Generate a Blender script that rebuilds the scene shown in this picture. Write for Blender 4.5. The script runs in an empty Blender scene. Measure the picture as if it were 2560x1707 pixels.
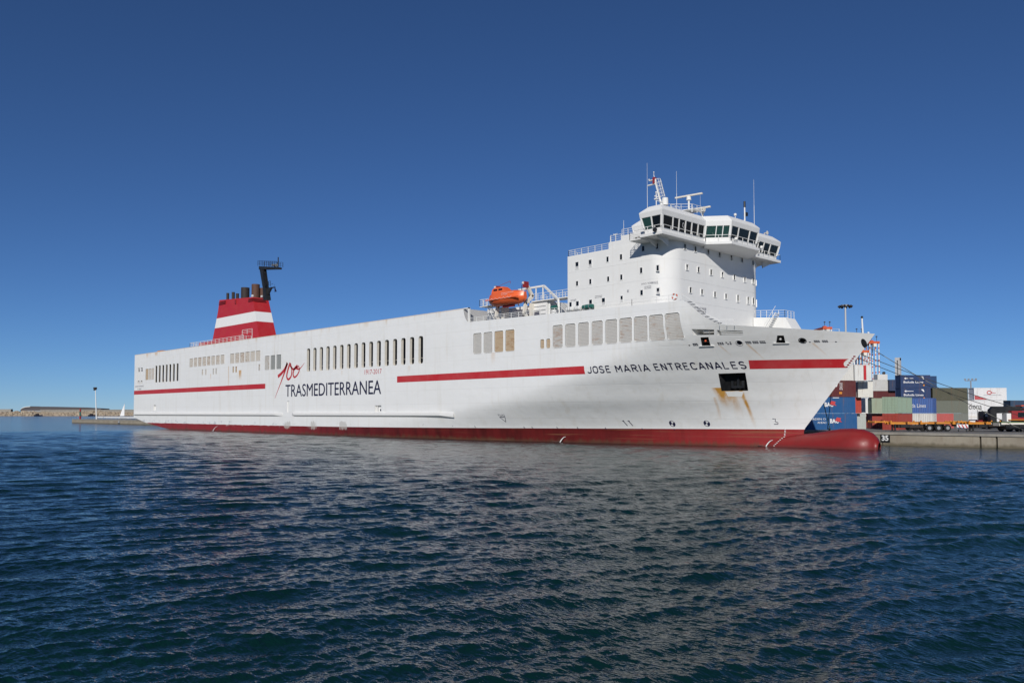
import bpy, bmesh, math, random
import numpy as np
from mathutils import Vector, Matrix
random.seed(7)
SC = bpy.context.scene
COL = SC.collection
R = math.radians

# ------------------------------------------------------------------ camera
cam_d = bpy.data.cameras.new("camera")
cam = bpy.data.objects.new("camera", cam_d)
COL.objects.link(cam)
cam_d.sensor_width = 36.0
cam_d.lens = 29.05
cam_d.shift_y = 0.0349
cam_d.clip_start = 0.5
cam_d.clip_end = 40000
_a = math.atan(1970 / 2066.0)
_p = R(2.5)
_f0 = Vector((-math.cos(_a), math.sin(_a), 0))
_fw = _f0 * math.cos(_p) + Vector((0, 0, 1)) * math.sin(_p)
cam.location = (251.0, -86.7, 4.3)
cam.rotation_euler = _fw.to_track_quat('-Z', 'Y').to_euler()
SC.camera = cam

# ------------------------------------------------------------------ sky, sun, exposure
SUN_EL, SUN_AZ = R(26), R(143.5)          # azimuth from +Y towards +X
w = bpy.data.worlds.new("World")
SC.world = w
w.use_nodes = True
nt = w.node_tree
sky = nt.nodes.new('ShaderNodeTexSky')
sky.sky_type = 'NISHITA'
sky.sun_disc = False
sky.sun_elevation = SUN_EL
sky.sun_rotation = SUN_AZ
sky.altitude = 0
sky.air_density = 0.6
sky.dust_density = 0.0
sky.ozone_density = 9.0
bg = nt.nodes['Background']
bg.inputs[1].default_value = 0.07
nt.links.new(sky.outputs[0], bg.inputs[0])

sd = bpy.data.lights.new("sun", 'SUN')
sun = bpy.data.objects.new("sun", sd)
COL.objects.link(sun)
sd.energy = 3.75
sd.angle = R(0.53)
sd.color = (1.0, 0.955, 0.885)
_to = Vector((math.sin(SUN_AZ) * math.cos(SUN_EL), math.cos(SUN_AZ) * math.cos(SUN_EL), math.sin(SUN_EL)))
sun.rotation_euler = _to.to_track_quat('Z', 'Y').to_euler()
SC.view_settings.view_transform = 'Standard'
SC.view_settings.look = 'None'
SC.view_settings.exposure = 0.0
SC.view_settings.gamma = 1.0
SC.view_settings.use_curve_mapping = False

# ------------------------------------------------------------------ mesh helpers
class MB:
    def __init__(s):
        s.v = []; s.f = []; s.m = []
    def add(s, vs, fs, m=0):
        b = len(s.v)
        s.v += [tuple(p) for p in vs]
        for f in fs:
            s.f.append(tuple(i + b for i in f)); s.m.append(m)
        return s
    def poly(s, pts, m=0):
        return s.add(pts, [tuple(range(len(pts)))], m)
    def box(s, x0, x1, y0, y1, z0, z1, m=0):
        vs = [(x0,y0,z0),(x1,y0,z0),(x1,y1,z0),(x0,y1,z0),(x0,y0,z1),(x1,y0,z1),(x1,y1,z1),(x0,y1,z1)]
        return s.add(vs, [(3,2,1,0),(4,5,6,7),(0,1,5,4),(1,2,6,5),(2,3,7,6),(3,0,4,7)], m)
    def tube(s, p0, p1, r0, r1=None, n=6, m=0):
        r1 = r0 if r1 is None else r1
        p0 = Vector(p0); p1 = Vector(p1)
        d = (p1 - p0)
        if d.length < 1e-6: return s
        d.normalize()
        u = d.cross(Vector((0, 0, 1)))
        if u.length < 1e-3: u = Vector((1, 0, 0))
        u.normalize(); v = d.cross(u)
        vs = []
        for p, r in ((p0, r0), (p1, r1)):
            for k in range(n):
                t = 2 * math.pi * (k + .5) / n
                vs.append(p + u * (r * math.cos(t)) + v * (r * math.sin(t)))
        fs = [(k, (k + 1) % n, n + (k + 1) % n, n + k) for k in range(n)]
        fs += [tuple(range(n))[::-1], tuple(range(n, 2 * n))]
        return s.add(vs, fs, m)
    def path(s, pts, r, n=6, m=0):
        for a, b in zip(pts[:-1], pts[1:]): s.tube(a, b, r, r, n, m)
        return s
    def prism(s, xy, z0, z1, m=0, cap=True):
        n = len(xy)
        vs = [(x, y, z0) for x, y in xy] + [(x, y, z1) for x, y in xy]
        fs = [(k, (k + 1) % n, n + (k + 1) % n, n + k) for k in range(n)]
        if cap: fs += [tuple(range(n))[::-1], tuple(range(n, 2 * n))]
        return s.add(vs, fs, m)
    def loft(s, rings, m=0, cap=True, ms=None):
        n = len(rings[0]); vs = [p for r in rings for p in r]
        b = len(s.v); s.v += [tuple(p) for p in vs]
        for i in range(len(rings) - 1):
            for k in range(n):
                s.f.append((b+i*n+k, b+i*n+(k+1) % n, b+(i+1)*n+(k+1) % n, b+(i+1)*n+k))
                s.m.append(ms[i] if ms else m)
        if cap:
            s.f.append(tuple(b + k for k in range(n))[::-1]); s.m.append(ms[0] if ms else m)
            s.f.append(tuple(b + (len(rings)-1)*n + k for k in range(n))); s.m.append(ms[-1] if ms else m)
        return s
    def ball(s, c, r, n=8, k=5, m=0, sx=1, sy=1, sz=1):
        rings = []
        for i in range(1, k):
            t = math.pi * i / k
            rings.append([(c[0]+sx*r*math.sin(t)*math.cos(2*math.pi*j/n), c[1]+sy*r*math.sin(t)*math.sin(2*math.pi*j/n), c[2]-sz*r*math.cos(t)) for j in range(n)])
        return s.loft(rings, m)
    def rail(s, pts, h=1.0, bars=(1.0, .66, .33), gap=1.5, r=.03, m=0):
        pts = [Vector(p) for p in pts]
        up = Vector((0, 0, 1))
        for a, b in zip(pts[:-1], pts[1:]):
            for q in bars: s.tube(a + up*h*q, b + up*h*q, r if q == 1.0 else r*.7, None, 4, m)
            k = max(1, int(round((b - a).length / gap)))
            for i in range(k + 1):
                p = a.lerp(b, i / k); s.tube(p, p + up*h, r*1.1, None, 4, m)
        return s
    def build(s, name, mats, parent=None, off=(0, 0, 0), smooth=False, ang=None):
        me = bpy.data.meshes.new(name)
        me.from_pydata([(x-off[0], y-off[1], z-off[2]) for x, y, z in s.v], [], s.f)
        mats = mats if isinstance(mats, (list, tuple)) else [mats]
        for q in mats: me.materials.append(q)
        me.polygons.foreach_set('material_index', s.m)
        if smooth: me.polygons.foreach_set('use_smooth', [True]*len(s.f))
        me.update()
        if ang is not None: me.set_sharp_from_angle(angle=R(ang))
        return link(name, me, parent)

def link(name, me, parent=None):
    o = bpy.data.objects.new(name, me); COL.objects.link(o)
    if parent is not None: o.parent = parent
    return o
def tag(o, label, cat, group=None, kind=None):
    o['label'] = label; o['category'] = cat
    if group: o['group'] = group
    if kind: o['kind'] = kind
    return o
def thing(name, loc, label, cat, group=None, rz=0.0):
    o = bpy.data.objects.new(name, None); COL.objects.link(o)
    o.location = loc; o.rotation_euler = (0, 0, rz); o.empty_display_size = .5
    return tag(o, label, cat, group)
def rrect(x0, x1, z0, z1, r, n=2):
    pts = []
    for cx, cz, a0 in ((x1-r, z0+r, -90), (x1-r, z1-r, 0), (x0+r, z1-r, 90), (x0+r, z0+r, 180)):
        for k in range(n + 1):
            t = R(a0 + 90*k/n); pts.append((cx + r*math.cos(t), cz + r*math.sin(t)))
    return pts
def offset_poly(pts, d):
    n = len(pts); out = []
    for i in range(n):
        p0 = Vector(pts[i-1]); p1 = Vector(pts[i]); p2 = Vector(pts[(i+1) % n])
        e1 = (p1-p0).normalized(); e2 = (p2-p1).normalized()
        n1 = Vector((-e1.y, e1.x)); n2 = Vector((-e2.y, e2.x))
        b = (n1+n2); b /= max(.2, 1 + n1.dot(n2))
        out.append((p1.x + b.x*d, p1.y + b.y*d))
    return out
def text_geo(body, spacing=1.0, align='LEFT', bold=0.0):
    cu = bpy.data.curves.new('t', 'FONT'); cu.body = body; cu.size = 1; cu.space_character = spacing
    cu.offset = bold; cu.resolution_u = 3
    ob = bpy.data.objects.new('t', cu)
    me = ob.to_mesh()
    vs = [tuple(v.co) for v in me.vertices]; fs = [tuple(p.vertices) for p in me.polygons]
    ob.to_mesh_clear(); bpy.data.objects.remove(ob); bpy.data.curves.remove(cu)
    xs = [v[0] for v in vs]; ys = [v[1] for v in vs]
    x0, x1, y0, y1 = min(xs), max(xs), min(ys), max(ys)
    return [((v[0]-x0)/(x1-x0), (v[1]-y0)/(y1-y0)) for v in vs], fs
def put_text(mb, body, a0, a1, b0, b1, fn, m=0, **k):
    vs, fs = text_geo(body, **k)
    return mb.add([fn(a0 + (a1-a0)*u, b0 + (b1-b0)*v) for u, v in vs], fs, m)
def stroke(mb, pts, widths, fn, m=0):
    """flat brush stroke through 2-D pts, mapped by fn"""
    n = len(pts); L = []; Rr = []
    for i in range(n):
        a = Vector(pts[max(0, i-1)]); b = Vector(pts[min(n-1, i+1)])
        d = (b-a).normalized(); q = Vector((-d.y, d.x)); p = Vector(pts[i])
        L.append(p + q*widths[i]*.5); Rr.append(p - q*widths[i]*.5)
    return mb.add([fn(*p) for p in L] + [fn(*p) for p in Rr], [(i, n+i, n+i+1, i+1) for i in range(n-1)], m)

# ------------------------------------------------------------------ materials
class NT:
    def __init__(s, name):
        s.mat = bpy.data.materials.new(name); s.mat.use_nodes = True
        s.t = s.mat.node_tree; s.b = s.t.nodes['Principled BSDF']
    def n(s, t, **k):
        q = s.t.nodes.new('ShaderNode' + t)
        for a, b in k.items(): setattr(q, a, b)
        return q
    def put(s, sock, v):
        if hasattr(v, 'is_output') or isinstance(v, bpy.types.NodeSocket): s.t.links.new(v, sock)
        else: sock.default_value = v
    def math(s, op, a, b=None, c=None, clamp=False):
        q = s.n('Math', operation=op); q.use_clamp = clamp
        s.put(q.inputs[0], a)
        if b is not None: s.put(q.inputs[1], b)
        if c is not None: s.put(q.inputs[2], c)
        return q.outputs[0]
    def ramp(s, v, lo, hi, a=0.0, b=1.0):
        q = s.n('MapRange'); q.interpolation_type = 'SMOOTHSTEP'
        s.put(q.inputs[0], v)
        for i, x in enumerate((lo, hi, a, b)): s.put(q.inputs[i+1], x)
        return q.outputs[0]
    def mix(s, f, a, b):
        q = s.n('Mix', data_type='RGBA')
        s.put(q.inputs[0], f); s.put(q.inputs[6], a if not isinstance(a, tuple) else (*a, 1)); s.put(q.inputs[7], b if not isinstance(b, tuple) else (*b, 1))
        return q.outputs[2]
    def coord(s, scale=(1, 1, 1), kind='Object', loc=(0, 0, 0)):
        tc = s.n('TexCoord'); mp = s.n('Mapping')
        s.t.links.new(tc.outputs[kind], mp.inputs[0])
        mp.inputs[3].default_value = scale; mp.inputs[1].default_value = loc
        return mp.outputs[0]
    def noise(s, vec, scale=1.0, detail=4, rough=.55):
        q = s.n('TexNoise'); s.put(q.inputs['Vector'], vec)
        q.inputs['Scale'].default_value = scale; q.inputs['Detail'].default_value = detail; q.inputs['Roughness'].default_value = rough
        return q.outputs[0]
    def bump(s, h, strength=.2, dist=.02, prev=None):
        q = s.n('Bump'); q.inputs['Strength'].default_value = strength; q.inputs['Distance'].default_value = dist
        s.put(q.inputs['Height'], h)
        if prev is not None: s.put(q.inputs['Normal'], prev)
        return q.outputs[0]
    def set(s, **k):
        for a, v in k.items():
            s.put(s.b.inputs[a.replace('_', ' ')], (*v, 1) if isinstance(v, tuple) and len(v) == 3 else v)
        return s.mat

def paint(name, col, rough=.45, wear=.12, scale=1.2, streak=0.0, streak_col=(.30, .15, .06), metal=0.0, fade=None, spec=.35):
    k = NT(name)
    nz = k.noise(k.coord((1, 1, 1)), scale, 5, .6)
    c = k.mix(k.ramp(nz, .3, .75, 0, wear), col, fade or tuple(min(1, x*.6 + .04) for x in col))
    if streak > 0:
        s = k.noise(k.coord((2.2, 2.2, .18)), 1.0, 4, .6)
        c = k.mix(k.ramp(s, .56, .78, 0, streak), c, streak_col)
    return k.set(Base_Color=c, Roughness=k.ramp(nz, .2, .8, rough-.06, rough+.1), Metallic=metal, Specular_IOR_Level=spec)

M = {}
M['white'] = paint('white_marine_paint', (.745, .745, .73), .55, .10, .6, .12, (.45, .33, .2), spec=.2)
M['white_clean'] = paint('white_gear_paint', (.75, .75, .73), .55, .1, 2, spec=.2)
M['rail'] = paint('rail_paint', (.74, .74, .72), .5, .05, 3)
M['red'] = paint('red_funnel_paint', (.43, .022, .028), .42, .35, .5, .2, (.16, .02, .02), fade=(.42, .06, .06))
M['stripe'] = paint('red_stripe_paint', (.47, .022, .03), .45, .5, .35, .3, (.55, .16, .15), fade=(.48, .09, .09))
M['navy'] = paint('navy_lettering', (.010, .011, .045), .5, .1)
M['dark'] = paint('black_paint', (.012, .013, .015), .5, .3)
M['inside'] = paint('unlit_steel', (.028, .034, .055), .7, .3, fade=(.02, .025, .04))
M['cream'] = paint('cream_steel', (.72, .68, .60), .55, .3, 2, .3)
M['grey'] = paint('grey_steel', (.28, .29, .30), .5, .3, 2)
M['pale'] = paint('pale_grey_steel', (.5, .5, .5), .5, .2, 2)
M['rusty'] = paint('rusty_pipe', (.10, .045, .03), .7, .6, 3, .4, (.2, .07, .03))
M['soot'] = paint('sooty_pipe', (.03, .022, .02), .7, .4, 3)
M['orange'] = paint('orange_fibreglass', (.78, .135, .04), .33, .2, 1.0, .08, (.5, .12, .06))
M['green'] = paint('green_fibreglass', (.02, .12, .10), .4, .2)
M['textgrey'] = paint('grey_stencil', (.22, .22, .25), .5, .1)
M['textwhite'] = paint('white_stencil', (.75, .75, .75), .5, .1)
M['rubber'] = paint('tyre_rubber', (.012, .012, .013), .8, .3, 4)
M['yellow'] = paint('yellow_chassis_paint', (.62, .24, .025), .5, .5, 1.5, .4, (.2, .09, .04))
M['flatgreen'] = paint('green_deck_boards', (.10, .17, .06), .7, .4, 2)
M['darkred'] = paint('dark_red_paint', (.28, .02, .025), .5, .3)
M['orangered'] = paint('orange_red_paint', (.55, .09, .03), .5, .3)
M['rope'] = paint('mooring_rope', (.06, .06, .055), .9, .3, 8)
M['ropepale'] = paint('pale_rope', (.22, .22, .19), .9, .3, 8)
M['ropegreen'] = paint('green_rope', (.16, .30, .26), .9, .3, 8)
M['conc'] = None

k = NT('tinted_glass')
M['glass'] = k.set(Base_Color=(.006, .008, .010), Roughness=.06, Specular_IOR_Level=.5)
k = NT('green_glass')
M['glass_green'] = k.set(Base_Color=(.018, .055, .047), Roughness=.08, Specular_IOR_Level=.6)

# louvre panels: weathered grey-beige
def louvre_mat(name, base, rust):
    k = NT(name)
    tc = k.coord((1, 1, 1))
    v = k.noise(k.coord((.9, .9, 2.6)), 1.0, 5, .65)
    g = k.noise(k.coord((5, 5, 14)), 1.0, 3, .6)
    oi = k.n('ObjectInfo')
    rr = k.math('ADD', v, k.math('MULTIPLY', k.math('SUBTRACT', oi.outputs['Random'], .5), .22))
    c = k.mix(k.ramp(g, .35, .7, 0, .5), base, tuple(x*.72 for x in base))
    c = k.mix(k.ramp(rr, .52, .72, 0, rust), c, (.30, .14, .05))
    return k.set(Base_Color=c, Roughness=.65)
M['louvre'] = louvre_mat('weathered_louvre', (.525, .51, .48), .5)
M['louvre_dark'] = louvre_mat('grey_louvre', (.30, .31, .30), .3)
M['louvre_tan'] = louvre_mat('tan_louvre', (.60, .555, .49), .5)
M['louvre_rust'] = louvre_mat('rusty_louvre', (.50, .38, .25), .9)

# hull paint: white above the boot top, red below, weld seams, streaks, stains
SHIP = (104.0, 13.25, 0.0)
def hull_material():
    k = NT('hull_paint')
    tc = k.n('TexCoord'); sp = k.n('SeparateXYZ'); k.t.links.new(tc.outputs['Object'], sp.inputs[0])
    X = k.math('ADD', sp.outputs[0], SHIP[0]); Z = sp.outputs[2]
    big = k.noise(k.coord((.05, .05, .12)), 1.0, 4, .6)
    fine = k.noise(k.coord((.8, .8, .8)), 1.0, 5, .65)
    vert = k.noise(k.coord((1.1, 1.1, .07)), 1.0, 5, .6)
    vert2 = k.noise(k.coord((.45, .45, .045)), 1.0, 4, .6)
    c = k.mix(k.ramp(big, .35, .7, 0, .35), (.76, .765, .76), (.70, .70, .68))
    c = k.mix(k.ramp(vert, .50, .76, 0, .30), c, (.60, .57, .50))
    c = k.mix(k.ramp(vert2, .60, .78, 0, .32), c, (.56, .49, .38))
    ptch = k.noise(k.coord((.11, .11, .42)), 1.0, 3, .5)
    c = k.mix(k.ramp(ptch, .56, .58, 0, .16), c, (.80, .80, .79))
    # seams
    def seam(v, pitch, wd):
        fr = k.math('ABSOLUTE', k.math('SUBTRACT', k.math('FRACT', k.math('DIVIDE', v, pitch)), .5))
        return k.ramp(fr, 0, wd/pitch, 1, 0)
    sz = seam(Z, 2.35, .05); sx = seam(X, 8.6, .05)
    sm = k.math('MAXIMUM', sz, k.math('MULTIPLY', sx, .7))
    c = k.mix(k.math('MULTIPLY', sm, .17), c, (.42, .42, .41))
    # rust along the sheer
    top = k.ramp(Z, 19.9, 21.4, 0, 1)
    c = k.mix(k.math('MULTIPLY', k.math('MULTIPLY', top, k.ramp(vert2, .50, .68, 0, 1)), .4), c, (.50, .31, .12))
    edge = k.ramp(Z, 21.12, 21.36, 0, .5)
    c = k.mix(edge, c, (.50, .33, .16))
    # single stains: s, z top, half width, length, lean ds/dz, strength
    col = (.52, .27, .06)
    for s0, z0, hw, ln, lean, st in ((191.9, 7.6, 1.1, 3.2, .10, 1.0), (194.3, 7.4, .34, 5.4, .05, 1.0), (193.0, 7.2, .8, 3.6, .05, .6), (191.0, 6.4, .3, 3.6, -.15, .4), (193.6, 7.6, 1.9, 2.6, .0, .4),
            (68.3, 14.3, .75, 2.6, -.05, .9), (68.9, 14.3, .25, 2.8, 0, .9), (62.4, 15.5, .28, 7.4, 0, .5), (52.3, 14.0, .5, 2.0, 0, .3),
            (27.0, 13.6, .8, 1.6, 0, .5), (22.5, 13.6, .7, 1.4, 0, .35), (155.8, 13.75, .7, 2.2, 0, .28), (16.5, 21.2, 1.8, 1.2, 0, .5), (10., 21.2, 1.2, 1.5, 0, .4),
            (197.2, 12.85, .2, 2.4, .55, .4), (203.6, 12.85, .2, 1.9, .6, .35), (194.2, 12.8, .2, 1.5, .6, .35), (112.2, 12.6, .4, 1.4, 0, .2), (134., 12.6, .5, 1.4, 0, .2)):
        dz = k.math('SUBTRACT', Z, z0)
        dx = k.math('ABSOLUTE', k.math('SUBTRACT', k.math('SUBTRACT', X, s0), k.math('MULTIPLY', dz, -lean)))
        a = k.ramp(dx, 0, hw, 1, 0)
        b = k.math('MULTIPLY', k.ramp(dz, -ln, 0, 0, 1), k.math('LESS_THAN', dz, 0.02))
        q = k.math('MULTIPLY', k.math('MULTIPLY', a, b), k.ramp(vert, .25, .6, .35, 1))
        c = k.mix(k.math('MULTIPLY', k.math('MULTIPLY', q, 1.7, clamp=True), st), c, col)
    scp = k.noise(k.coord((.10, .10, 4.5)), 1.0, 4, .65)
    c = k.mix(k.math('MULTIPLY', k.math('MULTIPLY', k.ramp(scp, .64, .72, 0, .5), k.ramp(Z, 7.5, 4.5, 0, 1)), k.ramp(fine, .4, .6, 0, 1)), c, (.33, .33, .34))
    # boot top
    zb = k.math('ADD', 1.66, k.ramp(X, 90, 215, 0, .62))
    n2 = k.noise(k.coord((.5, .5, 1.2)), 1.0, 6, .7)
    aft = k.ramp(X, 118, 60, 0, 1)
    zz = k.math('SUBTRACT', Z, zb)
    red = k.mix(k.ramp(vert, .42, .72, 0, .5), (.25, .021, .022), (.17, .018, .019))
    red = k.mix(k.ramp(fine, .55, .8, 0, .25), red, (.24, .06, .05))
    wl = k.ramp(Z, .05, .35, .5, 0)
    weed = k.math('MULTIPLY', k.ramp(k.math('ADD', Z, k.math('MULTIPLY', k.math('SUBTRACT', vert, .5), -1.2)), .1, .7, .6, 0), k.ramp(vert, .35, .6, .3, 1))
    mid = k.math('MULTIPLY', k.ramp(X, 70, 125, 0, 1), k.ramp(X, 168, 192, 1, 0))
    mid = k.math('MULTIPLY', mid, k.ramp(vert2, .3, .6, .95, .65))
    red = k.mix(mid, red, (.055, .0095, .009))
    red = k.mix(weed, red, (.10, .06, .035))
    red = k.mix(wl, red, (.07, .035, .025))
    jit = k.math('MULTIPLY', k.math('SUBTRACT', n2, .5), k.math('MULTIPLY', aft, .35))
    isred = k.math('LESS_THAN', k.math('ADD', zz, jit), 0)
    # scuffs around the boot top line (flaked paint)
    band = k.math('MULTIPLY', k.ramp(k.math('ABSOLUTE', k.math('SUBTRACT', zz, .25)), 0, 1.1, 1, 0), aft)
    sc = k.math('MULTIPLY', k.ramp(k.noise(k.coord((.55, .55, .9)), 1.0, 7, .72), .52, .60, 0, 1), k.ramp(band, .25, .7, 0, 1))
    c = k.mix(k.math('MULTIPLY', sc, .6), c, (.36, .37, .42))
    n3 = k.noise(k.coord((1.6, 1.6, .55)), 1.0, 6, .7)
    for s0, hw in ((91.0, 1.7), (101.5, 1.8), (112.6, 2.0)):
        a = k.math('ADD', k.ramp(k.math('ABSOLUTE', k.math('SUBTRACT', X, s0)), 0, hw*1.5, .95, 0), k.math('MULTIPLY', k.math('SUBTRACT', n3, .5), 2.6))
        bb = k.ramp(k.math('ABSOLUTE', k.math('SUBTRACT', zz, .2)), .2, 1.5, 1, 0)
        q = k.math('MULTIPLY', k.ramp(k.math('MULTIPLY', a, bb), .34, .7, 0, 1), .7)
        c = k.mix(q, c, (.47, .45, .42)); red = k.mix(q, red, (.45, .42, .38))
    scr = k.math('MULTIPLY', k.math('MULTIPLY', k.ramp(n2, .60, .66, 0, 1), k.ramp(zz, -.75, 0, 0, 1)), aft)
    red = k.mix(k.math('MULTIPLY', scr, .7), red, (.6, .55, .52))
    hz = k.math('MULTIPLY', k.ramp(k.noise(k.coord((.06, .06, 3)), 1.0, 4, .6), .58, .68, 0, 1), k.ramp(X, 120, 165, .1, .5))
    red = k.mix(hz, red, (.24, .12, .06))
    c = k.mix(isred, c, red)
    bp = k.bump(sm, .6, -.015)
    bp = k.bump(k.noise(k.coord((.35, .35, .45)), 1.0, 2, .5), .5, .13, bp)
    return k.set(Base_Color=c, Roughness=k.ramp(fine, .3, .7, .40, .52), Specular_IOR_Level=.3, Normal=bp)
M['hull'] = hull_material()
k = NT('boot_top_paint')
_v = k.noise(k.coord((1.1, 1.1, .25)), 1.0, 5, .6); _f = k.noise(k.coord((1.5, 1.5, 1.5)), 1.0, 5, .65)
_tc = k.n('TexCoord'); _sp = k.n('SeparateXYZ'); k.t.links.new(_tc.outputs['Object'], _sp.inputs[0])
_c = k.mix(k.ramp(_v, .40, .72, 0, .5), (.22, .016, .016), (.17, .019, .017))
_c = k.mix(k.ramp(_f, .58, .8, 0, .25), _c, (.28, .07, .06))
_c = k.mix(k.ramp(_sp.outputs[2], .05, .45, .55, 0), _c, (.10, .035, .03))
M['boot'] = k.set(Base_Color=_c, Roughness=k.ramp(_f, .3, .7, .36, .5), Specular_IOR_Level=.35)

def concrete():
    k = NT('quay_concrete')
    a = k.noise(k.coord((.25, .25, .25)), 1.0, 6, .65)
    v = k.noise(k.coord((.9, .9, .12)), 1.0, 5, .65)
    sp = k.n('SeparateXYZ'); g = k.n('NewGeometry'); k.t.links.new(g.outputs['Position'], sp.inputs[0])
    c = k.mix(k.ramp(a, .3, .7), (.33, .295, .235), (.235, .205, .16))
    c = k.mix(k.ramp(v, .45, .7, 0, .55), c, (.20, .16, .115))
    wet = k.math('ADD', sp.outputs[2], k.math('MULTIPLY', k.math('SUBTRACT', v, .5), 1.2))
    c = k.mix(k.ramp(wet, .05, .55, .75, 0), c, (.085, .07, .04))
    return k.set(Base_Color=c, Roughness=.85, Normal=k.bump(a, .5, .05))
M['conc'] = concrete()
k = NT('quay_surface')
a = k.noise(k.coord((.12, .12, .12)), 1.0, 6, .6)
M['ground'] = k.set(Base_Color=k.mix(k.ramp(a, .3, .7), (.24, .23, .21), (.15, .145, .135)), Roughness=.9)
k = NT('armour_rock')
a = k.noise(k.coord((.15, .15, .15)), 1.0, 6, .7)
M['rock'] = k.set(Base_Color=k.mix(k.ramp(a, .3, .7), (.42, .35, .26), (.24, .19, .14)), Roughness=.9)

# ------------------------------------------------------------------ water
def water():
    rng = np.random.default_rng(11)
    RM = 240.0
    # fan of vertices that thins out with distance from the mooring basin's near corner
    ox, oy = 251.0, -86.7
    nr, na = 1080, 960
    r = 8.0 * (RM/8.0) ** (np.arange(nr)/(nr-1))
    th0 = math.atan2(_f0.y, _f0.x)
    th = th0 + np.linspace(R(-57), R(57), na)
    RR, TH = np.meshgrid(r, th, indexing='ij')
    x = (ox + RR*np.cos(TH)).astype(np.float32); y = (oy + RR*np.sin(TH)).astype(np.float32)
    dr = RR*(math.log(RM/8.0)/(nr-1))
    ds = np.maximum(dr, RR*R(114)/(na-1))
    z = np.zeros_like(x); dx = np.zeros_like(x); dy = np.zeros_like(x)
    N = 110
    lam = np.exp(rng.uniform(math.log(.2), math.log(4.6), N))
    wind = th0 + R(205)
    for i in range(N):
        L = lam[i]; kk = 2*math.pi/L
        d = wind + rng.normal(0, R(24) if L > .8 else R(42))
        sl = .185*math.sqrt(2.0/N)*(1.3 if L < .9 else (.95 if L < 2.0 else .8))
        amp = sl/kk
        ph = kk*(x*math.cos(d) + y*math.sin(d)) + rng.uniform(0, 6.283)
        fade = np.clip((L/ds - 2.2)/2.0, 0, 1).astype(np.float32)
        c, s = np.cos(ph)*fade, np.sin(ph)*fade
        z += amp*c
        dx -= .85*amp*s*math.cos(d); dy -= .85*amp*s*math.sin(d)
    edge = np.clip((RM-RR)/40, 0, 1)
    gust = .66 + .68*(.5+.5*np.sin(x*.05+1.3*np.sin(y*.043))*np.sin(y*.061+1.1*np.sin(x*.037)))
    ins = np.clip((y+4.0)/4.0, 0, 1)
    z *= edge*gust*(1-.6*ins); dx *= edge*gust; dy *= edge*gust
    V = np.stack([x+dx, y+dy, z], -1).reshape(-1, 3)
    idx = np.arange(nr*na).reshape(nr, na)
    F = np.stack([idx[:-1, :-1], idx[1:, :-1], idx[1:, 1:], idx[:-1, 1:]], -1).reshape(-1, 4)
    # coarse sea all round and out to the horizon
    extra = []; ef = []
    base = len(V)
    ring_t = np.linspace(th0+R(57), th0+R(303), 90)
    for rr in (2.0, 8.0, 40.0, RM):
        extra += [(ox+rr*math.cos(t), oy+rr*math.sin(t), 0) for t in ring_t]
    for j in range(3):
        for i in range(89):
            a = base + j*90 + i; ef.append((a, a+90, a+91, a+1))
    base2 = base + len(extra)
    full = np.linspace(0, 2*math.pi, 181)[:-1]
    rad = (RM-.6, 500.0, 900.0, 2500.0, 8000.0, 25000.0)
    for rr in rad:
        extra += [(ox+rr*math.cos(t), oy+rr*math.sin(t), -0.004 if rr < RM else 0) for t in full]
    for j in range(len(rad)-1):
        for i in range(180):
            a = base2 + j*180 + i; b = base2 + j*180 + (i+1) % 180
            ef.append((a, a+180, b+180, b))
    c = base2 + len(rad)*180
    near = np.linspace(th0-R(57), th0+R(57), 24)
    extra += [(ox+8.0*math.cos(t), oy+8.0*math.sin(t), -.05) for t in near] + [(ox+2.0*math.cos(t), oy+2.0*math.sin(t), -.05) for t in near]
    for i in range(23): ef.append((c+24+i, c+i, c+i+1, c+25+i))
    extra += [(ox, oy, 0)]; cc = base + len(extra) - 1
    V = np.concatenate([V, np.array(extra)]); F = np.concatenate([F, np.array(ef)])
    me = bpy.data.meshes.new('water')
    me.vertices.add(len(V)); me.vertices.foreach_set('co', V.astype(np.float32).ravel())
    me.loops.add(F.size); me.loops.foreach_set('vertex_index', F.astype(np.int32).ravel())
    me.polygons.add(len(F)); me.polygons.foreach_set('loop_start', np.arange(0, F.size, 4, dtype=np.int32))
    me.polygons.foreach_set('use_smooth', np.ones(len(F), bool))
    me.update(calc_edges=True)
    k = NT('sea_water')
    pos = k.n('NewGeometry').outputs['Position']
    def mp(sx, sy, rot):
        q = k.n('Mapping'); k.t.links.new(pos, q.inputs[0]); q.inputs[3].default_value = (sx, sy, 1); q.inputs[2].default_value = (0, 0, rot)
        return q.outputs[0]
    n1 = k.noise(mp(1.7, 3.6, -wind), 1.0, 3, .55)
    n2 = k.noise(mp(.35, .8, -wind+.3), 1.0, 3, .55)
    n3 = k.noise(mp(6, 10, -wind-.4), 1.0, 2, .5)
    b = k.bump(n3, .55, .05); b = k.bump(n1, .5, .15, b); b = k.bump(n2, .3, .3, b)
    patch = k.noise(mp(.02, .03, .4), 1.0, 3, .5)
    col = k.mix(k.ramp(patch, .35, .65), (.0020, .0165, .0165), (.0028, .022, .0205))
    me.materials.append(k.set(Base_Color=col, Roughness=.08, IOR=1.27, Normal=b, Specular_Tint=(.74, 1.0, .93)))
    o = link('water', me); o['kind'] = 'structure'
    return o
water()

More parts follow.
